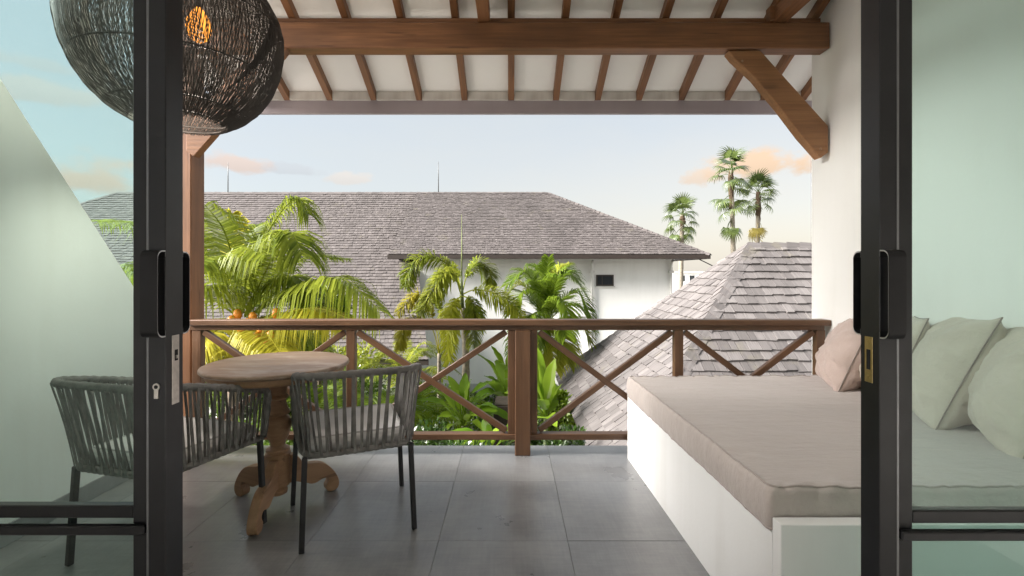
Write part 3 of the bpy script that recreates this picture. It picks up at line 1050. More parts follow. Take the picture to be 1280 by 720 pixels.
def field_mesh(name, O, U, V, pieces, mat, parent, kind='stuff'):
    Nn = U.cross(V).normalized()
    verts, faces, tint, grain = [], [], [], []
    for (a, b, c, d, t, k, _) in pieces:
        i = len(verts)
        for (uv, h) in ((a, t + .004), (b, t + .004), (c, .004), (d, .004), (a, 0), (b, 0), (c, 0), (d, 0)):
            verts.append(O + U * uv[0] + V * uv[1] + Nn * h)
            grain.append((uv[0] * 55 + k * 91, uv[1] * 3.0, k * 33))
        for f in ((0, 1, 2, 3), (4, 5, 1, 0), (1, 5, 6, 2), (4, 0, 3, 7)):
            faces.append(tuple(i + q for q in f)); tint.append(k)
    me = mesh_of(name, verts, faces, {'tint': tint, 'grain': grain})
    o = link(name, me, mat, parent)
    if kind: o['kind'] = kind
    return o

rng = random.Random(21)
# ---- the pavilion close by: hip roof
DF = 10.0
ze = EYE - .2133 * DF; xe_ = .0937 * DF
yf, yn = DF, .461 * DF
ya = (yf + yn) / 2
za_ = EYE + .0414 * DF
xa = .3615 * DF
xr = 9.5
pav = thing('shingle_pavilion', 'low pavilion with weathered grey shingle hip roof just past the railing', 'pavilion', (5, ya, GZ))
box('wall', (xe_ + .75, yn + .75, GZ), (xr - .75, yf - .75, ze - .02), 'facade_render', pav)
core = [Vector((xe_ + .02, yn + .02, ze - .03)), Vector((xr, yn + .02, ze - .03)), Vector((xr, yf - .02, ze - .03)), Vector((xe_ + .02, yf - .02, ze - .03)),
        Vector((xa, ya, za_ - .025)), Vector((xr, ya, za_ - .025)), Vector((xe_ + .02, yn + .02, ze - .10)), Vector((xr, yn + .02, ze - .10)), Vector((xr, yf - .02, ze - .10)), Vector((xe_ + .02, yf - .02, ze - .10))]
me = mesh_of('roof', core, [(0, 1, 5, 4), (2, 3, 4, 5), (3, 0, 4), (1, 2, 5), (6, 7, 1, 0), (7, 8, 2, 1), (8, 9, 3, 2), (9, 6, 0, 3), (9, 8, 7, 6)])
proof = link('roof', me, 'eave_timber', pav)
planes = []
# left face
Ul = Vector((0, -1, 0)); Vl = Vector((xa - xe_, 0, za_ - ze)).normalized()
Hl = math.hypot(xa - xe_, za_ - ze)
planes.append((Vector((xe_, yf, ze)), Ul, Vl, [(0, 0), (yf - yn, 0), (yf - ya, Hl)]))
# front face
Uf = Vector((1, 0, 0)); Vf = Vector((0, ya - yn, za_ - ze)).normalized()
Hf = math.hypot(ya - yn, za_ - ze)
planes.append((Vector((xe_, yn, ze)), Uf, Vf, [(0, 0), (xr - xe_, 0), (xr - xe_, Hf), (xa - xe_, Hf)]))
cand = []
fields = []
for pi, (O, U, V, poly) in enumerate(planes):
    pcs = shingle_field(O, U, V, poly, .150, .135, rng, .026)
    Nn = U.cross(V).normalized()
    rest = []
    for pc in pcs:
        a, b, c, d, t, k, clipped = pc
        mid = O + U * ((a[0] + b[0]) / 2) + V * (a[1] + .06)
        px = VX + F * mid.x / mid.y; py = VY - F * (mid.z - EYE) / mid.y
        vis = 690 < px < 1012 and py < 556 and not (px > 786 and py > 474)
        if vis and not clipped:
            vd = (Vector((0, 0, EYE)) - mid).normalized()
            cand.append(((b[0] - a[0]) * abs(vd.dot(Nn)) / (mid - Vector((0, 0, EYE))).length ** 2, pi, pc))
        else:
            rest.append(pc)
    fields.append(rest)
cand.sort(key=lambda q: -q[0])
unit = []
for vv in range(5):
    gv = [(0, 0, 1), (1, 0, 1), (1, 1, 0), (0, 1, 0), (0, 0, 0), (1, 0, 0), (1, 1, 0), (0, 1, 0)]
    r2 = random.Random(50 + vv)
    gg = [(x * 8 + vv * 31, y * .7, vv * 7.7) for x, y, z in gv]
    me = mesh_of('shingle', [(x, y + (r2.uniform(-.02, .02) if y == 0 else 0), z) for x, y, z in gv], [(0, 1, 2, 3), (4, 5, 1, 0), (1, 5, 6, 2), (4, 0, 3, 7)],
                 {'tint': [0.0] * 4, 'grain': gg})
    me.materials.append(MATS['grey_shingle'])
    unit.append(me)
for i, (_, pi, pc) in enumerate(cand):
    if i >= 300:
        fields[pi].append(pc); continue
    O, U, V, poly = planes[pi]
    Nn = U.cross(V).normalized()
    a, b, c, d, t, k, _c = pc
    w = b[0] - a[0]; L = d[1] - a[1]; h = t + .004
    lift = .004
    # sheet tilted: butt raised by h, head at .004
    vdir = (V * L - Nn * 0).normalized()
    M = Matrix((U * w, V * L, Nn * h)).transposed().to_4x4()
    M.translation = O + U * a[0] + V * a[1] + Nn * .002
    o = bpy.data.objects.new('shingle', unit[i % 5]); COL.objects.link(o)
    o.matrix_world = M
    o.parent = proof; o.matrix_parent_inverse = world_of(proof).inverted()
for pi, (O, U, V, poly) in enumerate(planes):
    field_mesh('shingle_field', O, U, V, fields[pi], 'grey_shingle', proof)
# hip and ridge caps
def caps(A, B, n1, n2, n, w, parent, mat, rng):
    A = Vector(A); B = Vector(B)
    d = (B - A); L = d.length; d.normalize()
    s1 = n1.cross(d).normalized(); s2 = n2.cross(d).normalized()
    if s1.dot(n2) > 0: s1 = -s1
    if s2.dot(n1) > 0: s2 = -s2
    up = (n1 + n2).normalized()
    for i in range(n):
        p0 = A + d * (L * i / n) ; p1 = A + d * min(L, L * (i + 1.5) / n)
        k = rng.random(); lift0 = .040 + rng.uniform(0, .008); lift1 = .022
        for s in (s1, s2):
            wv = w * rng.uniform(.92, 1.08)
            q = [p0 + up * lift0, p0 + s * wv + up * lift0 * .75 - d * wv * .35, p1 + s * wv + up * lift1 * .7 - d * wv * .35, p1 + up * lift1]
            low = [v - up * .016 for v in q]
            me = mesh_of('cap_shingle', q + low, [(0, 1, 2, 3), (4, 5, 1, 0), (1, 5, 6, 2), (7, 6, 5, 4), (3, 7, 4, 0)],
                         {'tint': [k] * 5, 'grain': [(j * 6.0 + k * 50, j * .5, k * 9) for j in (0, 1, 1, 0, 0, 1, 1, 0)]})
            link('cap_shingle', me, mat, parent)
nL = Ul.cross(Vl).normalized(); nF = Uf.cross(Vf).normalized()
caps((xe_, yn, ze), (xa, ya, za_), nL, nF, 32, .15, proof, 'grey_shingle', rng)
nB = Vector((0, (za_ - ze), (yf - ya))).normalized()
caps((xe_, yf, ze), (xa, ya, za_), nL, nB, 26, .07, proof, 'grey_shingle', rng)
caps((xa, ya, za_), (xr, ya, za_), nF, nB, 30, .11, proof, 'grey_shingle', rng)

# ---- the large house: wing with white wall, and the long roof to its left
DE, DR = 16.0, 21.0
zE = EYE + 22 * DE / F; zRd = EYE + 99 * DR / F
xC = 249 * DE / F; xRend = 47 * DR / F; xV = -4.07
DW = 16.95
house = thing('large_house', 'big two-storey white house with long brown shingle roof across the garden', 'house', (0, 19, GZ))
xWr = 202 * DW / F
prism('wall', [(-3.25, DW), (xWr, DW), (xWr, 25.5), (-3.25, 25.5)], 'Z', GZ + .51, zE - .03, 'facade_render', house)
prism('plinth', [(-4.0, DW - .02), (xWr + .02, DW - .02), (xWr + .02, 25.5), (-4.0, 25.5)], 'Z', GZ, GZ + .508, 'plinth_render', house)
# wing roof core
rw = [Vector((xV, DE, zE)), Vector((xC, DE, zE)), Vector((xRend, DR, zRd)), Vector((xV, DR, zRd)), Vector((xC, 26, zE)), Vector((xV, 26, zE))]
low = [v - Vector((0, 0, .13)) for v in rw]
me = mesh_of('roof', rw + low, [(0, 1, 2, 3), (1, 4, 2), (4, 5, 3, 2), (6, 7, 1, 0), (7, 10, 4, 1), (0, 3, 9, 6), (3, 5, 11, 9), (11, 10, 7, 6)])
wroof = link('roof', me, 'eave_timber', house)
Vw = Vector((0, DR - DE, zRd - zE)).normalized(); Hw = math.hypot(DR - DE, zRd - zE)
pcs = shingle_field(None, None, None, [(0, 0), (xC - xV, 0), (xRend - xV, Hw), (0, Hw)], .145, .12, rng, .026)
field_mesh('shingle_field', Vector((xV, DE, zE)), Vector((1, 0, 0)), Vw, pcs, 'brown_shingle', wroof)
nW = Vector((1, 0, 0)).cross(Vw).normalized()
nE = Vector((zRd - zE, 0, xC - xRend)).normalized()
caps((xC, DE, zE), (xRend, DR, zRd), nW, nE, 34, .12, wroof, 'brown_shingle', rng)
caps((xV, DR, zRd), (xRend, DR, zRd), nW, Vector((0, .5, .86)), 24, .12, wroof, 'brown_shingle', rng)
box('fascia', (xV - .02, DE - .035, zE - .15), (xC + .02, DE - .002, zE - .012), 'eave_timber', wroof)
box('fascia', (xC + .002, DE, zE - .15), (xC + .03, 26, zE - .012), 'eave_timber', wroof)
# long roof
sl2 = .84
def lz(D): return zRd - .02 - (DR - D) * sl2
De2 = 13.87
ext = 4.0
cosl = math.hypot(1, sl2)
Vr = Vector((0, 1, sl2)).normalized(); Hr = (DR - De2) * cosl
XLEND = -17.2
O2 = Vector((0, De2, lz(De2)))
def uv2(x, D): return (x, (D - De2) * cosl)
# split in two convex pieces: main sheet, and the toe that runs under the wing
poly_main = [uv2(-27.5, De2), uv2(-2.36, De2), uv2(-3.25, 16.90), uv2(-3.98, DR), uv2(XLEND, DR)]
pcs = shingle_field(None, None, None, poly_main, .158, .13, rng, .030)
q0 = O2 + Vector((0, 0, 0))
vs = [O2 + Vector((1, 0, 0)) * u + Vr * v - Vr.cross(Vector((1, 0, 0))) * 0 - Vector((0, 0, .03)) for u, v in poly_main]
lowv = [v - Vector((0, 0, .12)) for v in vs]
n = len(vs)
me = mesh_of('roof', vs + lowv, [tuple(range(n)), tuple(range(n, 2 * n))[::-1]] + [(i, i + n, (i + 1) % n + n, (i + 1) % n) for i in range(n)])
lroof = link('roof', me, 'eave_timber', house)
field_mesh('shingle_field', O2, Vector((1, 0, 0)), Vr, pcs, 'brown_shingle', lroof)
caps((XLEND, DR, zRd), (-4.05, DR, zRd), Vector((0, -.64, .77)), Vector((0, .64, .77)), 40, .12, lroof, 'brown_shingle', rng)
caps((-27.5, De2, lz(De2)), (XLEND, DR, zRd), Vector((0, -.64, .77)), Vector((-.5, .3, .77)), 50, .12, lroof, 'brown_shingle', rng)
prism('wall', [(De2 + .9, GZ), (De2 + .9, lz(De2 + .9) - .17), (DR - .2, lz(DR - .2) - .17), (26, 2.0), (26, GZ)], 'X', -16.8, -3.4, 'facade_render', house)
# back slope of the long roof
me = mesh_of('roof_back', [(-26, 27, .2), (-4, 27, .2), (-4.1, DR, zRd - .03), (XLEND, DR, zRd - .03)], [(0, 1, 2, 3)])
link('roof_back', me, 'eave_timber', house)
# window, downpipes
wx0, wx1 = 107 * DW / F, 129 * DW / F
wz1, wz0 = EYE - 3.5 * DW / F, EYE - 17.5 * DW / F
win = box('window', (wx0, DW - .03, wz0), (wx1, DW + .02, wz1), 'window_frame_dark', house, .004)
box('sill', (wx0 - .04, DW - .08, wz0 - .035), (wx1 + .04, DW - .001, wz0 - .002), 'plinth_render', win, .004)
for a, b in ((wx0 + .05, wx0 + .20), (wx0 + .225, wx1 - .05)):
    box('pane', (a, DW - .036, wz0 + .05), (b, DW - .0305, wz1 - .05), 'dark_glass', win)
for px in (739.5, 838):
    x = (px - VX) * DW / F
    m = MB(); m.tube([(x, DW - .09, GZ), (x, DW - .09, zE - .35), (x, DW - .2, zE - .2)], .05, 10)
    pp = m.build('downpipe', 'pipe_white', house, True)
    box('bracket', (x - .08, DW - .15, zE - .62), (x + .08, DW - .001, zE - .54), 'pipe_white', pp)
# aerials on the ridge
for px, top_, nm in ((548, 202, 'thin grey aerial pole on the ridge above the white wing'), (285, 203, 'thin grey aerial pole on the long roof ridge near the timber post')):
    x = (px - VX) * DR / F
    m = MB(); zt = EYE - (top_ - VY) * DR / F
    m.tube([(x, DR, zRd - .02), (x, DR, zRd + .9), (x, DR, zt)], [.022, .018, .008], 6)
    o = m.build('aerial_pole', 'aerial_metal', None, True)
    tag(o, nm, 'aerial', 'aerials on the far ridge')
# cable from eave corner
m = MB()
m.tube([(xC - .3, DE + .4, zE - .1), (xC + .6, DE + .8, zE - .45), (xC + 2.4, DE + 2, zE - .75), (xC + 6, DE + 4, zE - .3)], .018, 5)
o = m.build('overhead_cable', 'cord_black'); tag(o, 'dark overhead cable leaving the house eave corner', 'cable')
# a pale house far away in the gap
fh = thing('distant_house', 'tiny pale flat-roofed house far off beside the wing', 'house', (22, 60, GZ))
box('wall', (20.5, 60, GZ), (25, 66, 1.15), 'facade_render', fh)
box('roof', (20.2, 59.7, 1.152), (25.3, 66.3, 1.35), 'plinth_render', fh)
for x in (21.2, 22.4, 23.6):
    box('window', (x, 59.97, .1), (x + .6, 59.999, .8), 'dark_glass', fh)

# ================================================================== PLANTS
UPV = Vector((0, 0, 1))
def frond(ctrl, leaf, mat, parent, rng, nl=46, droop=.55, spread=.9, fwd=.45, plume=False, width=.011, rach=.010, prof='pinnate', start=.12, vee=.25, name='frond'):
    """ctrl: rachis control points; leaflets hang from both sides"""
    pts = bez(ctrl, 40)
    mb = MB()
    mb.tube(pts[::3] + [pts[-1]], [rach * (1 - .8 * i / 14) for i in range(len(pts[::3]) + 1)], 5, False, .9)
    for i in range(nl):
        t = start + (1 - start) * (i + rng.uniform(0, .6)) / nl
        k = min(38, int(t * 39)); fr = t * 39 - k
        p = pts[k].lerp(pts[k + 1], min(1, fr))
        T = (pts[k + 1] - pts[k]).normalized()
        side = T.cross(UPV)
        if side.length < .05: side = Vector((1, 0, 0))
        side.normalize()
        nrm = side.cross(T).normalized()
        if nrm.z < 0: nrm = -nrm
        L0 = leaf * (.35 + .65 * min(1, (t - start) / .22)) * (1 - .55 * max(0, (t - .55) / .45) ** 1.6)
        reps = 5 if plume else 2
        for q in range(reps):
            s = 1 if q % 2 else -1
            L = L0 * rng.uniform(.82, 1.1)
            if plume:
                a = rng.uniform(0, 2 * math.pi)
                d = (side * math.cos(a) + nrm * math.sin(a)) * spread + T * (fwd + rng.uniform(-.1, .2))
            else:
                d = side * s * spread + T * (fwd + .5 * max(0, t - .6)) + nrm * (vee + rng.uniform(-.12, .12))
            d.normalize()
            dr = droop * rng.uniform(.75, 1.25)
            p1 = p + d * L * .42 - UPV * dr * L * .10
            p2 = p + d * L * .78 - UPV * dr * L * .38
            p3 = p + d * L * .95 - UPV * dr * L * .80
            wv = d.cross(nrm)
            if wv.length < .1: wv = d.cross(T)
            wv.normalize()
            wv = (wv + nrm * rng.uniform(-.35, .35)).normalized()
            w = width * rng.uniform(.8, 1.2)
            mb.quad_strip([[p - wv * w * .45, p + wv * w * .45], [p1 - wv * w, p1 + wv * w], [p2 - wv * w * .8, p2 + wv * w * .8], [p3 - wv * w * .08, p3 + wv * w * .08]], rng.random())
    return mb.build(name, mat, parent)

def trunk(parent, pts, r0, r1, mat='bark', n=24, ring=.12, name='trunk'):
    path = bez(pts, n)
    mb = MB()
    mb.tube(path, [(r0 + (r1 - r0) * i / (n - 1)) * (1 + ring * (.5 if i % 2 else -.5)) for i in range(n)], 10)
    return mb.build(name, mat, parent, True)

rng = random.Random(5)
# ---- golden coconut palm beyond the left end of the railing
DA = 7.0
HA = P(302, 396, DA)
pa = thing('coconut_palm', 'golden coconut palm with yellow arching fronds and orange nuts beyond the railing', 'palm tree', (HA.x, DA, GZ))
trunk(pa, [(HA.x - .35, DA + .1, GZ), (HA.x - .2, DA, GZ + 1.6), (HA.x, DA, HA.z - .1)], .15, .085)
def PA(px, py, dd=0.0): return P(px, py, DA + dd)
FA = [  # control pixels (px, py, depth offset), leaflet length, material, droop
    ([(301, 394, 0), (292, 330, -.2), (278, 285, -.45), (256, 256, -.8)], .62, 'coco_leaf', .9),
    ([(303, 392, 0), (322, 320, .2), (346, 272, .3), (370, 249, .35), (386, 268, .3)], .55, 'coco_leaf', .95),
    ([(306, 394, 0), (326, 352, -.4), (346, 312, -.7), (364, 290, -.9), (378, 318, -1.1)], .62, 'coco_leaf', 1.2),
    ([(306, 392, 0), (345, 345, .5), (385, 322, .9), (430, 324, 1.3)], .50, 'coco_leaf', .5),
    ([(310, 396, 0), (345, 376, -.5), (395, 353, -.9), (430, 349, -1.1), (474, 388, -1.3)], .62, 'coco_leaf', 1.2),
    ([(312, 400, 0), (355, 392, -.7), (394, 385, -1.0), (436, 398, -1.2)], .55, 'gold_leaf', 1.2),
    ([(300, 392, 0), (297, 330, .1), (294, 290, .1), (290, 268, .1)], .42, 'gold_leaf', .3),
    ([(303, 388, .1), (300, 320, .6), (312, 290, .9), (334, 280, 1.2)], .48, 'coco_leaf', .4),
    ([(298, 396, 0), (280, 372, -.5), (262, 358, -.8), (238, 366, -1.0)], .60, 'coco_leaf', 1.2),
    ([(300, 402, 0), (318, 408, -.7), (334, 418, -1.1), (350, 440, -1.4)], .45, 'gold_leaf', .7),
    ([(296, 402, 0), (280, 408, -.6), (262, 420, -1.0), (245, 446, -1.2)], .45, 'gold_leaf', .8),
    ([(298, 394, 0), (240, 310, .3), (180, 280, .5), (118, 276, .7)], .55, 'coco_leaf', .9),
    ([(298, 396, 0), (230, 350, -.2), (180, 330, -.3), (128, 350, -.3)], .55, 'coco_leaf', .9),
    ([(303, 390, 0), (318, 330, .5), (332, 300, .8), (352, 290, 1.0)], .5, 'coco_leaf', .6),
    ([(300, 392, 0), (285, 340, .5), (272, 305, .8), (250, 290, 1.0)], .55, 'coco_leaf', .7),
    ([(306, 396, 0), (330, 372, .4), (360, 365, .8), (395, 380, 1.2)], .5, 'deep_leaf', .9),
    ([(304, 400, 0), (312, 415, -.6), (305, 432, -1.0), (292, 455, -1.2)], .42, 'gold_leaf', .7),
    ([(310, 402, 0), (350, 410, .2), (390, 420, .3), (425, 450, .4)], .55, 'coco_leaf', 1.1),
    ([(298, 402, 0), (262, 400, .3), (230, 420, .5), (205, 470, .6)], .55, 'coco_leaf', 1.1),
    ([(302, 392, 0), (308, 345, -.5), (318, 312, -.9), (338, 318, -1.3)], .55, 'coco_leaf', 1.1),
    ([(300, 394, 0), (282, 352, -.5), (266, 322, -.9), (246, 330, -1.3)], .6, 'coco_leaf', 1.1),
    ([(302, 392, 0), (306, 340, .5), (300, 300, .8), (280, 275, 1.1)], .5, 'coco_leaf', .6),
    ([(306, 396, 0), (336, 362, -.2), (366, 345, -.3), (392, 368, -.5)], .55, 'coco_leaf', 1.2),
]
for c, leaf, mt_, dr in FA:
    frond([PA(*q) for q in c], leaf, mt_, pa, rng, 95, dr, .9, .5, width=.0125, rach=.016, start=.14)
for px, py, dd in [(q[0], q[1], q[2] - .75) for q in [(297, 393, -.15), (316, 396, -.2), (301, 408, -.25), (322, 421, -.35), (333, 426, -.3), (326, 413, -.3), (290, 401, -.2), (310, 404, -.25), (338, 419, -.3), (345, 392, -.25)]]:
    c = PA(px, py, dd)
    m = MB(); r = rng.uniform(.045, .060)
    m.lathe([(.012, -1.25 * r), (.6 * r, -1.0 * r), (.95 * r, -.4 * r), (r, .1 * r), (.8 * r, .75 * r), (.35 * r, 1.15 * r), (.01, 1.22 * r)], 12, c)
    m.build('coconut', 'coconut_skin', pa, True)

# ---- foxtail palm
DB = 9.0
def PB(px, py, dd=0.0): return P(px, py, DB + dd)
HB = PB(577, 372)
pb = thing('foxtail_palm', 'foxtail palm with bushy plume fronds and straight spear leaf', 'palm tree', (HB.x, DB, GZ))
trunk(pb, [(HB.x + .08, DB, GZ), (HB.x + .08, DB, -1.2), PB(582, 430), PB(578, 385)], .085, .055, 'bark_pale')
m = MB(); m.tube([PB(578, 392), PB(577, 372), PB(577, 345)], [.05, .042, .015], 8); m.build('crownshaft', 'stem_green', pb, True)
m = MB(); m.tube([PB(577, 360), PB(577.3, 310), PB(577, 268)], [.016, .013, .004], 6); m.build('spear_leaf', 'stem_green', pb, True)
FB = [([(577, 366, 0), (565, 335, -.1), (536, 320, -.3), (514, 332, -.4), (508, 358, -.5)], 'foxtail_leaf'),
      ([(576, 368, 0), (566, 342, -.5), (548, 352, -.8), (526, 392, -1.0)], 'foxtail_leaf'),
      ([(578, 366, 0), (584, 344, .2), (598, 328, .4), (612, 340, .5), (613, 358, .5)], 'foxtail_leaf'),
      ([(578, 368, 0), (594, 362, -.2), (617, 366, -.4), (640, 380, -.5), (652, 400, -.6)], 'foxtail_leaf'),
      ([(577, 370, 0), (569, 377, -.4), (562, 400, -.7), (561, 452, -.8)], 'lime_leaf'),
      ([(578, 370, 0), (588, 375, -.3), (594, 396, -.5), (592, 434, -.5)], 'foxtail_leaf'),
      ([(577, 366, 0), (570, 340, .5), (556, 336, .8), (545, 355, 1.0)], 'foxtail_leaf')]
for c, mt_ in FB:
    frond([PB(*q) for q in c], .30, mt_, pb, rng, 70, .5, .8, .5, True, .0125, .014, start=.22)
# ---- slim golden palm beside it
HC = PB(549, 442, .4)
pc_ = thing('slender_palm', 'slender forked young palm with yellow plume fronds', 'palm tree', (HC.x, DB + .4, GZ))
trunk(pc_, [(HC.x, DB + .4, GZ), (HC.x, DB + .4, -1.5), HC], .05, .035, 'bark_pale')
for c, mt_, k in [([(549, 442, .4), (546, 415, .3), (536, 385, .1), (520, 368, 0), (497, 392, -.2)], 'gold_leaf', .26),
               ([(549, 442, .4), (553, 415, .4), (548, 380, .5), (535, 372, .6), (520, 390, .7)], 'foxtail_leaf', .24),
               ([(549, 442, .4), (540, 410, .2), (522, 398, -.1), (505, 408, -.3), (500, 436, -.4)], 'gold_leaf', .22),
               ([(549, 442, .4), (556, 418, .5), (562, 395, .6), (572, 398, .7)], 'foxtail_leaf', .2)]:
    frond([PB(*q) for q in c], k * 1.1, mt_, pc_, rng, 75, .5, .8, .5, True, .012, .012, start=.4)
# ---- full green palm
DC = 9.6
def PC(px, py, dd=0.0): return P(px, py, DC + dd)
HD = PC(684, 402)
pd = thing('feather_palm', 'full bright green feather palm in front of the white wing wall', 'palm tree', (HD.x, DC, GZ))
trunk(pd, [(HD.x, DC, GZ), (HD.x + .05, DC, -1.4), HD], .10, .07, 'bark_pale')
FD = [([(684, 402, 0), (682, 370, .1), (683, 345, .1), (686, 322, 0)], 'deep_leaf'), ([(683, 402, 0), (672, 365, -.2), (656, 340, -.4), (634, 356, -.6)], 'deep_leaf'),
      ([(683, 402, 0), (670, 380, -.5), (652, 366, -.8), (640, 392, -1.0)], 'deep_leaf'), ([(685, 402, 0), (694, 362, .1), (712, 342, .2), (734, 372, .2)], 'deep_leaf'),
      ([(685, 402, 0), (700, 378, -.4), (722, 366, -.6), (740, 398, -.8)], 'deep_leaf'), ([(684, 404, 0), (692, 385, -.7), (703, 375, -1.0), (712, 400, -1.2)], 'deep_leaf'),
      ([(684, 402, 0), (676, 360, .5), (666, 342, .8), (648, 348, 1.0)], 'deep_leaf'), ([(685, 402, 0), (695, 355, .6), (705, 335, .8), (722, 350, 1.0)], 'deep_leaf'),
      ([(685, 404, 0), (706, 398, -.3), (726, 402, -.5), (738, 428, -.6)], 'foxtail_leaf'), ([(683, 404, 0), (664, 398, -.3), (650, 408, -.4), (640, 440, -.5)], 'deep_leaf'),
      ([(684, 404, 0), (686, 418, -.6), (690, 435, -.8), (693, 462, -.9)], 'lime_leaf'), ([(685, 404, 0), (698, 412, -.5), (706, 428, -.7), (708, 452, -.8)], 'foxtail_leaf'),
      ([(684, 404, 0), (676, 412, -.6), (670, 428, -.8), (668, 455, -.8)], 'deep_leaf'), ([(684, 402, 0), (680, 375, -.4), (676, 358, -.7), (668, 352, -1.0)], 'deep_leaf'),
      ([(684, 402, 0), (688, 372, -.5), (696, 350, -.8), (704, 345, -1.0)], 'deep_leaf'),
      ([(684, 402, 0), (680, 366, .3), (676, 340, .4), (664, 332, .5)], 'deep_leaf'), ([(685, 402, 0), (692, 360, .3), (698, 338, .3), (710, 330, .4)], 'foxtail_leaf'),
      ([(685, 402, 0), (704, 385, -.1), (724, 384, -.2), (742, 412, -.3)], 'deep_leaf'), ([(683, 402, 0), (668, 372, .2), (650, 356, .3), (630, 372, .4)], 'foxtail_leaf'),
      ([(684, 404, 0), (694, 400, -.7), (702, 402, -1.0), (708, 420, -1.2)], 'deep_leaf'), ([(684, 404, 0), (674, 396, -.7), (662, 394, -1.0), (654, 416, -1.2)], 'deep_leaf')]
for c, mt_ in FD:
    frond([PC(*q) for q in c], .42, mt_, pd, rng, 70, .55, .75, .7, width=.0125, rach=.014, start=.12, vee=.3)

# ---- tall fan palms in the distance
def fan_leaf_mesh(rng, n=18, rad=.80, seg_w=.042):
    mb = MB()
    mb.tube([(0, 0, 0), (.35, 0, .05), (.75, 0, .02)], [.022, .018, .014], 4, False, .6)
    for i in range(n):
        a = R(-98 + 196 * i / (n - 1))
        L = rad * (1 - .22 * abs(a / R(98)) ** 2) * rng.uniform(.9, 1.08)
        d = Vector((math.cos(a), math.sin(a), 0))
        w = Vector((-d.y, d.x, 0))
        o = Vector((.75, 0, .02))
        dr = rng.uniform(.35, .85)
        p1 = o + d * L * .5 + UPV * .03; p2 = o + d * L * .8 - UPV * dr * L * .22; p3 = o + d * L - UPV * dr * L * .65
        k = rng.random()
        mb.quad_strip([[o - w * .01, o + w * .01], [p1 - w * seg_w, p1 + w * seg_w], [p2 - w * seg_w * .6, p2 + w * seg_w * .6], [p3 - w * .006, p3 + w * .006]], k)
    return mb
fan_meshes = []
for v in range(4):
    b = fan_leaf_mesh(random.Random(v))
    fan_meshes.append(mesh_of('fan_leaf', b.v, b.f, {'tint': b.t}))
def fan_palm(px, crown_y, base_skirt, D, label, scale, nleaf, layers, seed, thatch=True, drymats=0):
    rng = random.Random(seed)
    C = P(px, crown_y, D)
    t = thing('fan_palm', label, 'palm tree', (C.x, D, GZ), 'tall fan palms behind the roofs')
    lean = rng.uniform(-.3, .3)
    trunk(t, [(C.x + lean, D, GZ), (C.x + lean * .5, D, (GZ + C.z) / 2), C], .19, .12, 'bark_pale', 40, .06)
    if thatch:
        m = MB(); n = 10
        m.tube([(C.x + rng.uniform(-.03, .03), D, C.z - base_skirt * i / n) for i in range(n + 1)], [.12 + .06 * math.sin(math.pi * min(1, i / n + .1)) * rng.uniform(.2, 1.6) for i in range(n + 1)], 9)
        m.build('thatch', 'fan_thatch', t)
    for i in range(nleaf):
        z, el = layers[i % len(layers)]
        az = i * 2.399 + rng.uniform(-.3, .3)
        e = R(el + rng.uniform(-14, 14))
        me = fan_meshes[i % 4]
        if drymats and z > 1.5:
            me = me.copy(); me.materials.clear(); me.materials.append(MATS['dry_fan_leaf'])
        s = scale * rng.uniform(.85, 1.12)
        M = Matrix.Translation((C.x, D, C.z - z)) @ Matrix.Rotation(az, 4, 'Z') @ Matrix.Rotation(-e, 4, 'Y') @ Matrix.Rotation(rng.uniform(-.4, .4), 4, 'X') @ Matrix.Scale(s, 4)
        link('fan_leaf', me, 'fan_leaf', t, M)
fan_palm(853, 268, .9, 30, 'stubby fan palm with brown thatch rising behind the eave corner', .86, 22, [(0, 68), (.05, 30), (.1, 8), (.5, -35), (.8, -60), (.02, 48), (.3, -15)], 1)
fan_palm(914, 212, 2.6, 31, 'tallest fan palm with ragged tiers of fronds', .98, 30, [(0, 75), (.1, 35), (.3, 8), (1.1, -15), (1.6, -40), (2.4, -30), (.05, 52), (3.2, -60), (.4, -25), (1.9, -10)], 2)
fan_palm(948, 240, 2.0, 32, 'fan palm with reddish trunk and yellow hanging skirt', .92, 24, [(0, 70), (.1, 38), (.2, 12), (.3, -15), (.05, 52), (.5, -40), (1.9, -72)], 3, True, 5)

# ---- broad leaves: heliconia and banana clumps
def broad_leaf(ctrl, w, mat, parent, rng, fold=.25):
    pts = bez(ctrl, 15)
    mb = MB()
    st = 4
    mb.tube(pts[:st + 1], [.014, .013, .012, .011, .010], 5, False, .8)
    rows = []
    roll = rng.uniform(-.5, .5)
    for i in range(st, 15):
        t = (i - st) / (14 - st)
        T = (pts[min(14, i + 1)] - pts[i - 1]).normalized()
        side = T.cross(UPV); side = side.normalized() if side.length > .05 else Vector((1, 0, 0))
        nrm = side.cross(T).normalized()
        side = (side * math.cos(roll) + nrm * math.sin(roll)).normalized(); nrm = side.cross(T).normalized()
        ww = w * (math.sin(math.pi * min(1, t * .92 + .08)) ** .65) * (1 - .1 * t)
        if i == 14: ww = .004
        wob = rng.uniform(-.12, .12) * w
        p = pts[i]
        rows.append([p - side * ww + nrm * (ww * fold + wob), p - side * ww * .5 + nrm * ww * fold * .55, p, p + side * ww * .5 + nrm * ww * fold * .55, p + side * ww + nrm * (ww * fold - wob)])
    mb.quad_strip(rows, rng.random())
    return mb.build('leaf', mat, parent, True)

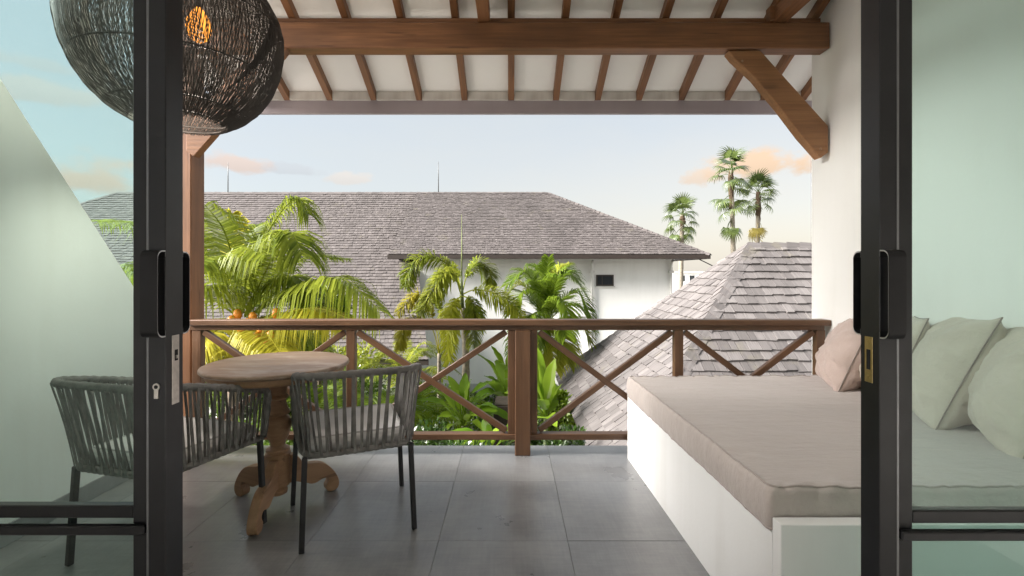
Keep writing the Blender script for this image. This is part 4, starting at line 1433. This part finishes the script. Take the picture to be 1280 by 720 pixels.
def clump(name, label, cat, base_px, leaves, D, w, mat, group, seed, rest=4):
    rng = random.Random(seed)
    b = P(*base_px, D)
    t = thing(name, label, cat, (b.x, D, GZ), group)
    m = MB()
    for k in range(3):
        x = b.x + rng.uniform(-.08, .08)
        m.tube([(x, D + rng.uniform(-.1, .1), GZ), (b.x, D, b.z)], [.05, .025], 7)
    m.build('stem', 'stem_green', t, True)
    for (px, py, dd, ww) in leaves:
        tip = P(px, py, D + dd)
        mid = b.lerp(tip, .55) + Vector((0, 0, (tip - b).length * .16))
        broad_leaf([b + Vector((rng.uniform(-.03, .03), 0, -.02)), b.lerp(mid, .5), mid, tip], ww * w, mat, t, rng)
    for k in range(rest):
        a = rng.uniform(0, 6.28); L = rng.uniform(.5, .9)
        tip = b + Vector((math.cos(a) * L, math.sin(a) * L, rng.uniform(-.3, .5)))
        mid = b.lerp(tip, .55) + Vector((0, 0, L * .25))
        broad_leaf([b + Vector((0, 0, -.02)), b.lerp(mid, .5), mid, tip], w, mat, t, rng)
    return t
G1 = 'broad-leaved plants below the railing'
clump('heliconia', 'upright bright heliconia clump with paddle leaves between the chair and centre post', 'plant', (580, 530),
      [(582, 466, .1, 1), (560, 470, .2, 1), (589, 474, -.1, 1), (522, 500, -.2, 1), (548, 522, -.3, 1), (552, 545, -.4, .9), (622, 514, -.3, .9), (604, 538, -.4, .8), (612, 492, .2, .9), (570, 488, 0, 1), (536, 486, .3, 1), (596, 520, -.3, .9)],
      6.8, .095, 'banana_leaf', G1, 1)
clump('banana_plant', 'banana plant with long torn leaves leaning towards the foxtail palm', 'plant', (636, 500),
      [(592, 440, .2, 1.1), (614, 432, .3, 1.1), (605, 470, 0, .9), (620, 450, -.3, 1.1), (664, 440, .3, 1), (600, 500, -.4, .8), (645, 430, .5, 1), (612, 478, .4, 1), (655, 470, -.2, 1)],
      8.2, .14, 'banana_leaf', G1, 2)
clump('heliconia', 'tall heliconia with one long upright leaf beside the pavilion eave', 'plant', (682, 520),
      [(694, 448, -.1, 1.1), (673, 452, .2, 1), (703, 480, .3, .9), (664, 470, 0, 1), (674, 500, -.4, 1), (697, 500, .2, .9), (690, 470, .4, 1), (668, 430, .4, .9), (696, 534, -.4, .8)],
      6.6, .095, 'banana_leaf', G1, 3)
clump('heliconia', 'low heliconia clump close under the balcony edge', 'plant', (612, 566),
      [(590, 540, 0, .9), (628, 530, .1, .9), (604, 524, -.1, .9), (575, 556, 0, .9), (640, 550, 0, .8), (560, 540, .2, 1)],
      5.6, .08, 'banana_leaf', G1, 4)

# ---- small feather palms and leafy shrubs
def low_palm(px, py, D, label, seed, n=13, L=1.1, mat='deep_leaf'):
    rng = random.Random(seed)
    b = P(px, py, D)
    t = thing('low_palm', label, 'palm', (b.x, D, GZ), 'low palms in the garden')
    trunk(t, [(b.x, D, GZ), (b.x, D, (GZ + b.z) / 2), b], .09, .06)
    for i in range(n):
        a = i * 2.399; el = R(rng.uniform(25, 80))
        d = Vector((math.cos(a) * math.cos(el), math.sin(a) * math.cos(el), math.sin(el)))
        h = Vector((math.cos(a), math.sin(a), 0))
        LL = L * rng.uniform(.8, 1.15)
        c = [b, b + d * LL * .4, b + d * LL * .65 + h * LL * .18, b + d * LL * .62 + h * LL * .5 - UPV * LL * .15]
        frond(c, .34, mat, t, rng, 34, .5, .85, .5, width=.013, rach=.010, start=.15)
low_palm(530, 545, 7.6, 'dark green cycad-like palm low beside the woven chair', 1)
low_palm(505, 480, 11.0, 'mid green young palm in front of the long roof eave', 2, 14, 1.3, 'foxtail_leaf')
low_palm(275, 520, 8.6, 'dense low palm under the coconut palm, left of the table', 3, 14, 1.3)
low_palm(400, 540, 8.0, 'dense low palm seen between table and chair', 4, 14, 1.2)
low_palm(460, 556, 6.6, 'feathery low palm seen through the chair straps', 6, 13, .9)

def shrub(px, py, D, rx, rz, mat, label, seed, n=900, leaf=.07, flowers=0, stems=4):
    rng = random.Random(seed)
    c = P(px, py, D)
    t = thing('shrub', label, 'shrub', (c.x, D, GZ), 'garden shrubs below the balcony')
    m = MB()
    for k in range(stems):
        a = rng.uniform(0, 6.28)
        m.tube([(c.x + rng.uniform(-.08, .08), D, GZ), (c.x + .2 * rx * math.cos(a), D + .2 * rx * math.sin(a), c.z - rz * .6), (c.x + .55 * rx * math.cos(a), D + .55 * rx * math.sin(a), c.z + rz * .3)], [.04, .03, .012], 6)
    m.build('stem', 'bark', t, True)
    m = MB()
    lobes = [(Vector((rng.uniform(-.6, .6) * rx, rng.uniform(-.6, .6) * rx, rng.uniform(-.7, .7) * rz)), rng.uniform(.32, .55)) for _ in range(12)]
    fl_ = []
    for i in range(n):
        lc, lr = lobes[i % 12]
        v = Vector((rng.gauss(0, 1), rng.gauss(0, 1), rng.gauss(0, 1))).normalized()
        p = c + lc + Vector((v.x * rx, v.y * rx, v.z * rz)) * lr * rng.uniform(.55, 1.0)
        d = (v + Vector((rng.uniform(-.7, .7), rng.uniform(-.7, .7), rng.uniform(-.2, .7)))).normalized()
        w = d.cross(Vector((rng.uniform(-1, 1), rng.uniform(-1, 1), rng.uniform(-1, 1)))).normalized()
        nn = d.cross(w)
        L = leaf * rng.uniform(.7, 1.5)
        m.quad_strip([[p, p], [p + d * L * .5 - w * L * .24 + nn * L * .05, p + d * L * .5 + w * L * .24 + nn * L * .05], [p + d * L - w * .003 - nn * L * .1, p + d * L + w * .003 - nn * L * .1]], rng.random())
        if i < flowers: fl_.append(p + v * .05)
    m.build('foliage', mat, t)
    for p in fl_:
        f = MB()
        for k in range(5):
            a = k * 1.2566
            d = Vector((math.cos(a), -.35, math.sin(a))).normalized()
            w = Vector((-math.sin(a), 0, math.cos(a)))
            f.quad_strip([[p, p], [p + d * .03 - w * .013, p + d * .03 + w * .013], [p + d * .05 - w * .002, p + d * .05 + w * .002]])
        f.build('flower', 'petal', t)
shrub(402, 382, 8.6, .42, .30, 'deep_leaf', 'frangipani bush with white flowers under the arching palm fronds', 1, 1000, .13, 4)
shrub(372, 424, 8.0, .40, .34, 'deep_leaf', 'leafy green bush showing just above the table top', 2, 1100, .11)
shrub(300, 480, 9.4, .9, .8, 'shrub_leaf', 'broad shrub under the coconut palm beside the timber post', 3, 2600, .10)
shrub(380, 500, 10.0, .95, .8, 'shrub_leaf', 'rounded shrub seen between the table pedestal and chair back', 4, 2600, .10)
shrub(455, 500, 10.4, .9, .7, 'shrub_leaf', 'rounded shrub seen through the woven chair back', 5, 2400, .10)
shrub(520, 530, 10.6, .8, .55, 'shrub_leaf', 'shrub at the foot of the slender palm', 6, 2000, .09)
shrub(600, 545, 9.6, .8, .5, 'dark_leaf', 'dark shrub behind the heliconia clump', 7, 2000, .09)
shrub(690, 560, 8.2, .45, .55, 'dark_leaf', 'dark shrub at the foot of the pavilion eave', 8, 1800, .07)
shrub(250, 540, 7.0, .6, .6, 'shrub_leaf', 'shrub close behind the left railing panel', 9, 1800, .08)
shrub(350, 560, 6.4, .6, .45, 'shrub_leaf', 'low shrub behind the scroll feet of the table', 10, 1800, .07)
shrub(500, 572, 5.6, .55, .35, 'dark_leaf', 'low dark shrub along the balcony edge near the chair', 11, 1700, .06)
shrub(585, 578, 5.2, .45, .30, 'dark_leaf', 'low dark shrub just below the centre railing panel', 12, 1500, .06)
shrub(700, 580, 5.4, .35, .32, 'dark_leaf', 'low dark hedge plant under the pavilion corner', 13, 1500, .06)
shrub(440, 458, 11.5, .7, .5, 'foxtail_leaf', 'pale green shrub in front of the long roof eave', 14, 1700, .11)
shrub(655, 556, 9.4, .5, .6, 'shrub_leaf', 'shrub behind the centre railing post', 15, 1700, .09)

for k, (px, py, D, rx, rz, mt_, lb) in enumerate([
    (560, 560, 8.4, .8, .5, 'shrub_leaf', 'leafy shrub between the heliconia and the cycad-like palm'),
    (640, 535, 11.5, 1.2, .7, 'shrub_leaf', 'wide shrub at the foot of the white wing wall'),
    (712, 545, 9.4, .45, .8, 'shrub_leaf', 'tall shrub squeezed under the pavilion eave'),
    (700, 520, 7.4, .22, .35, 'deep_leaf', 'small bright bush beside the tall heliconia'),
    (480, 535, 9.0, .8, .6, 'dark_leaf', 'dark shrub behind the feathery low palm'),
    (330, 520, 8.0, .7, .6, 'dark_leaf', 'dark shrub behind the table pedestal'),
    (270, 465, 10.5, 1.1, .8, 'deep_leaf', 'tall bright shrub beyond the coconut palm trunk'),
    (420, 470, 12.4, 1.2, .6, 'deep_leaf', 'bright shrub below the long roof eave'),
    (545, 500, 12.6, .9, .5, 'shrub_leaf', 'shrub in front of the grey plinth, beside the slim palm stem'),
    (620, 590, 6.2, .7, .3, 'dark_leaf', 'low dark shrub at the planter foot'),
    (440, 590, 5.6, .7, .3, 'shrub_leaf', 'low shrub under the railing behind the chair')]):
    shrub(px, py, D, rx, rz, mt_, lb, 40 + k, 2200, .085)

bed = box('planting_bed', (-14, 11.2, GZ - .05), (4.5, DW - .1, GZ + .03), 'soil'); bed['kind'] = 'structure'
rng = random.Random(99)
m = MB()
for i in range(16000):
    x = rng.uniform(-8, 4.4); y = rng.uniform(11.25, DW - .15)
    h = .12 + .35 * max(0, fbm((x, y, 0), .8, 3) + .4)
    p = Vector((x, y, GZ + .03 + rng.uniform(.2, 1) * h))
    d = Vector((rng.uniform(-1, 1), rng.uniform(-1, 1), rng.uniform(-.1, .9))).normalized()
    w = d.cross(Vector((rng.uniform(-1, 1), rng.uniform(-1, 1), rng.uniform(-1, 1)))).normalized()
    L = rng.uniform(.08, .17)
    m.quad_strip([[p, p], [p + d * L * .5 - w * L * .25, p + d * L * .5 + w * L * .25], [p + d * L - w * .003, p + d * L + w * .003]], rng.random())
gc = m.build('ground_cover', 'shrub_leaf'); tag(gc, 'low leafy ground cover in front of the large house', 'ground cover', kind='stuff')

# dark planter by the centre post
D = 6.9
a, b = P(617, 508, D), P(662, 575, D)
pl = thing('planter_box', 'dark wooden garden planter behind the centre post', 'planter', ((a.x + b.x) / 2, D + .3, GZ))
for i in range(7):
    z0 = GZ + i * (a.z - GZ) / 7
    box('board', (a.x, D, z0 + .004), (b.x, D + .03, z0 + (a.z - GZ) / 7 - .004), 'planter_wood', pl, .003)
box('carcass', (a.x + .01, D + .032, GZ), (b.x - .01, D + .55, a.z - .01), 'planter_wood', pl)
box('soil', (a.x + .03, D + .05, a.z - .0095), (b.x - .03, D + .53, a.z + .01), 'soil', pl)
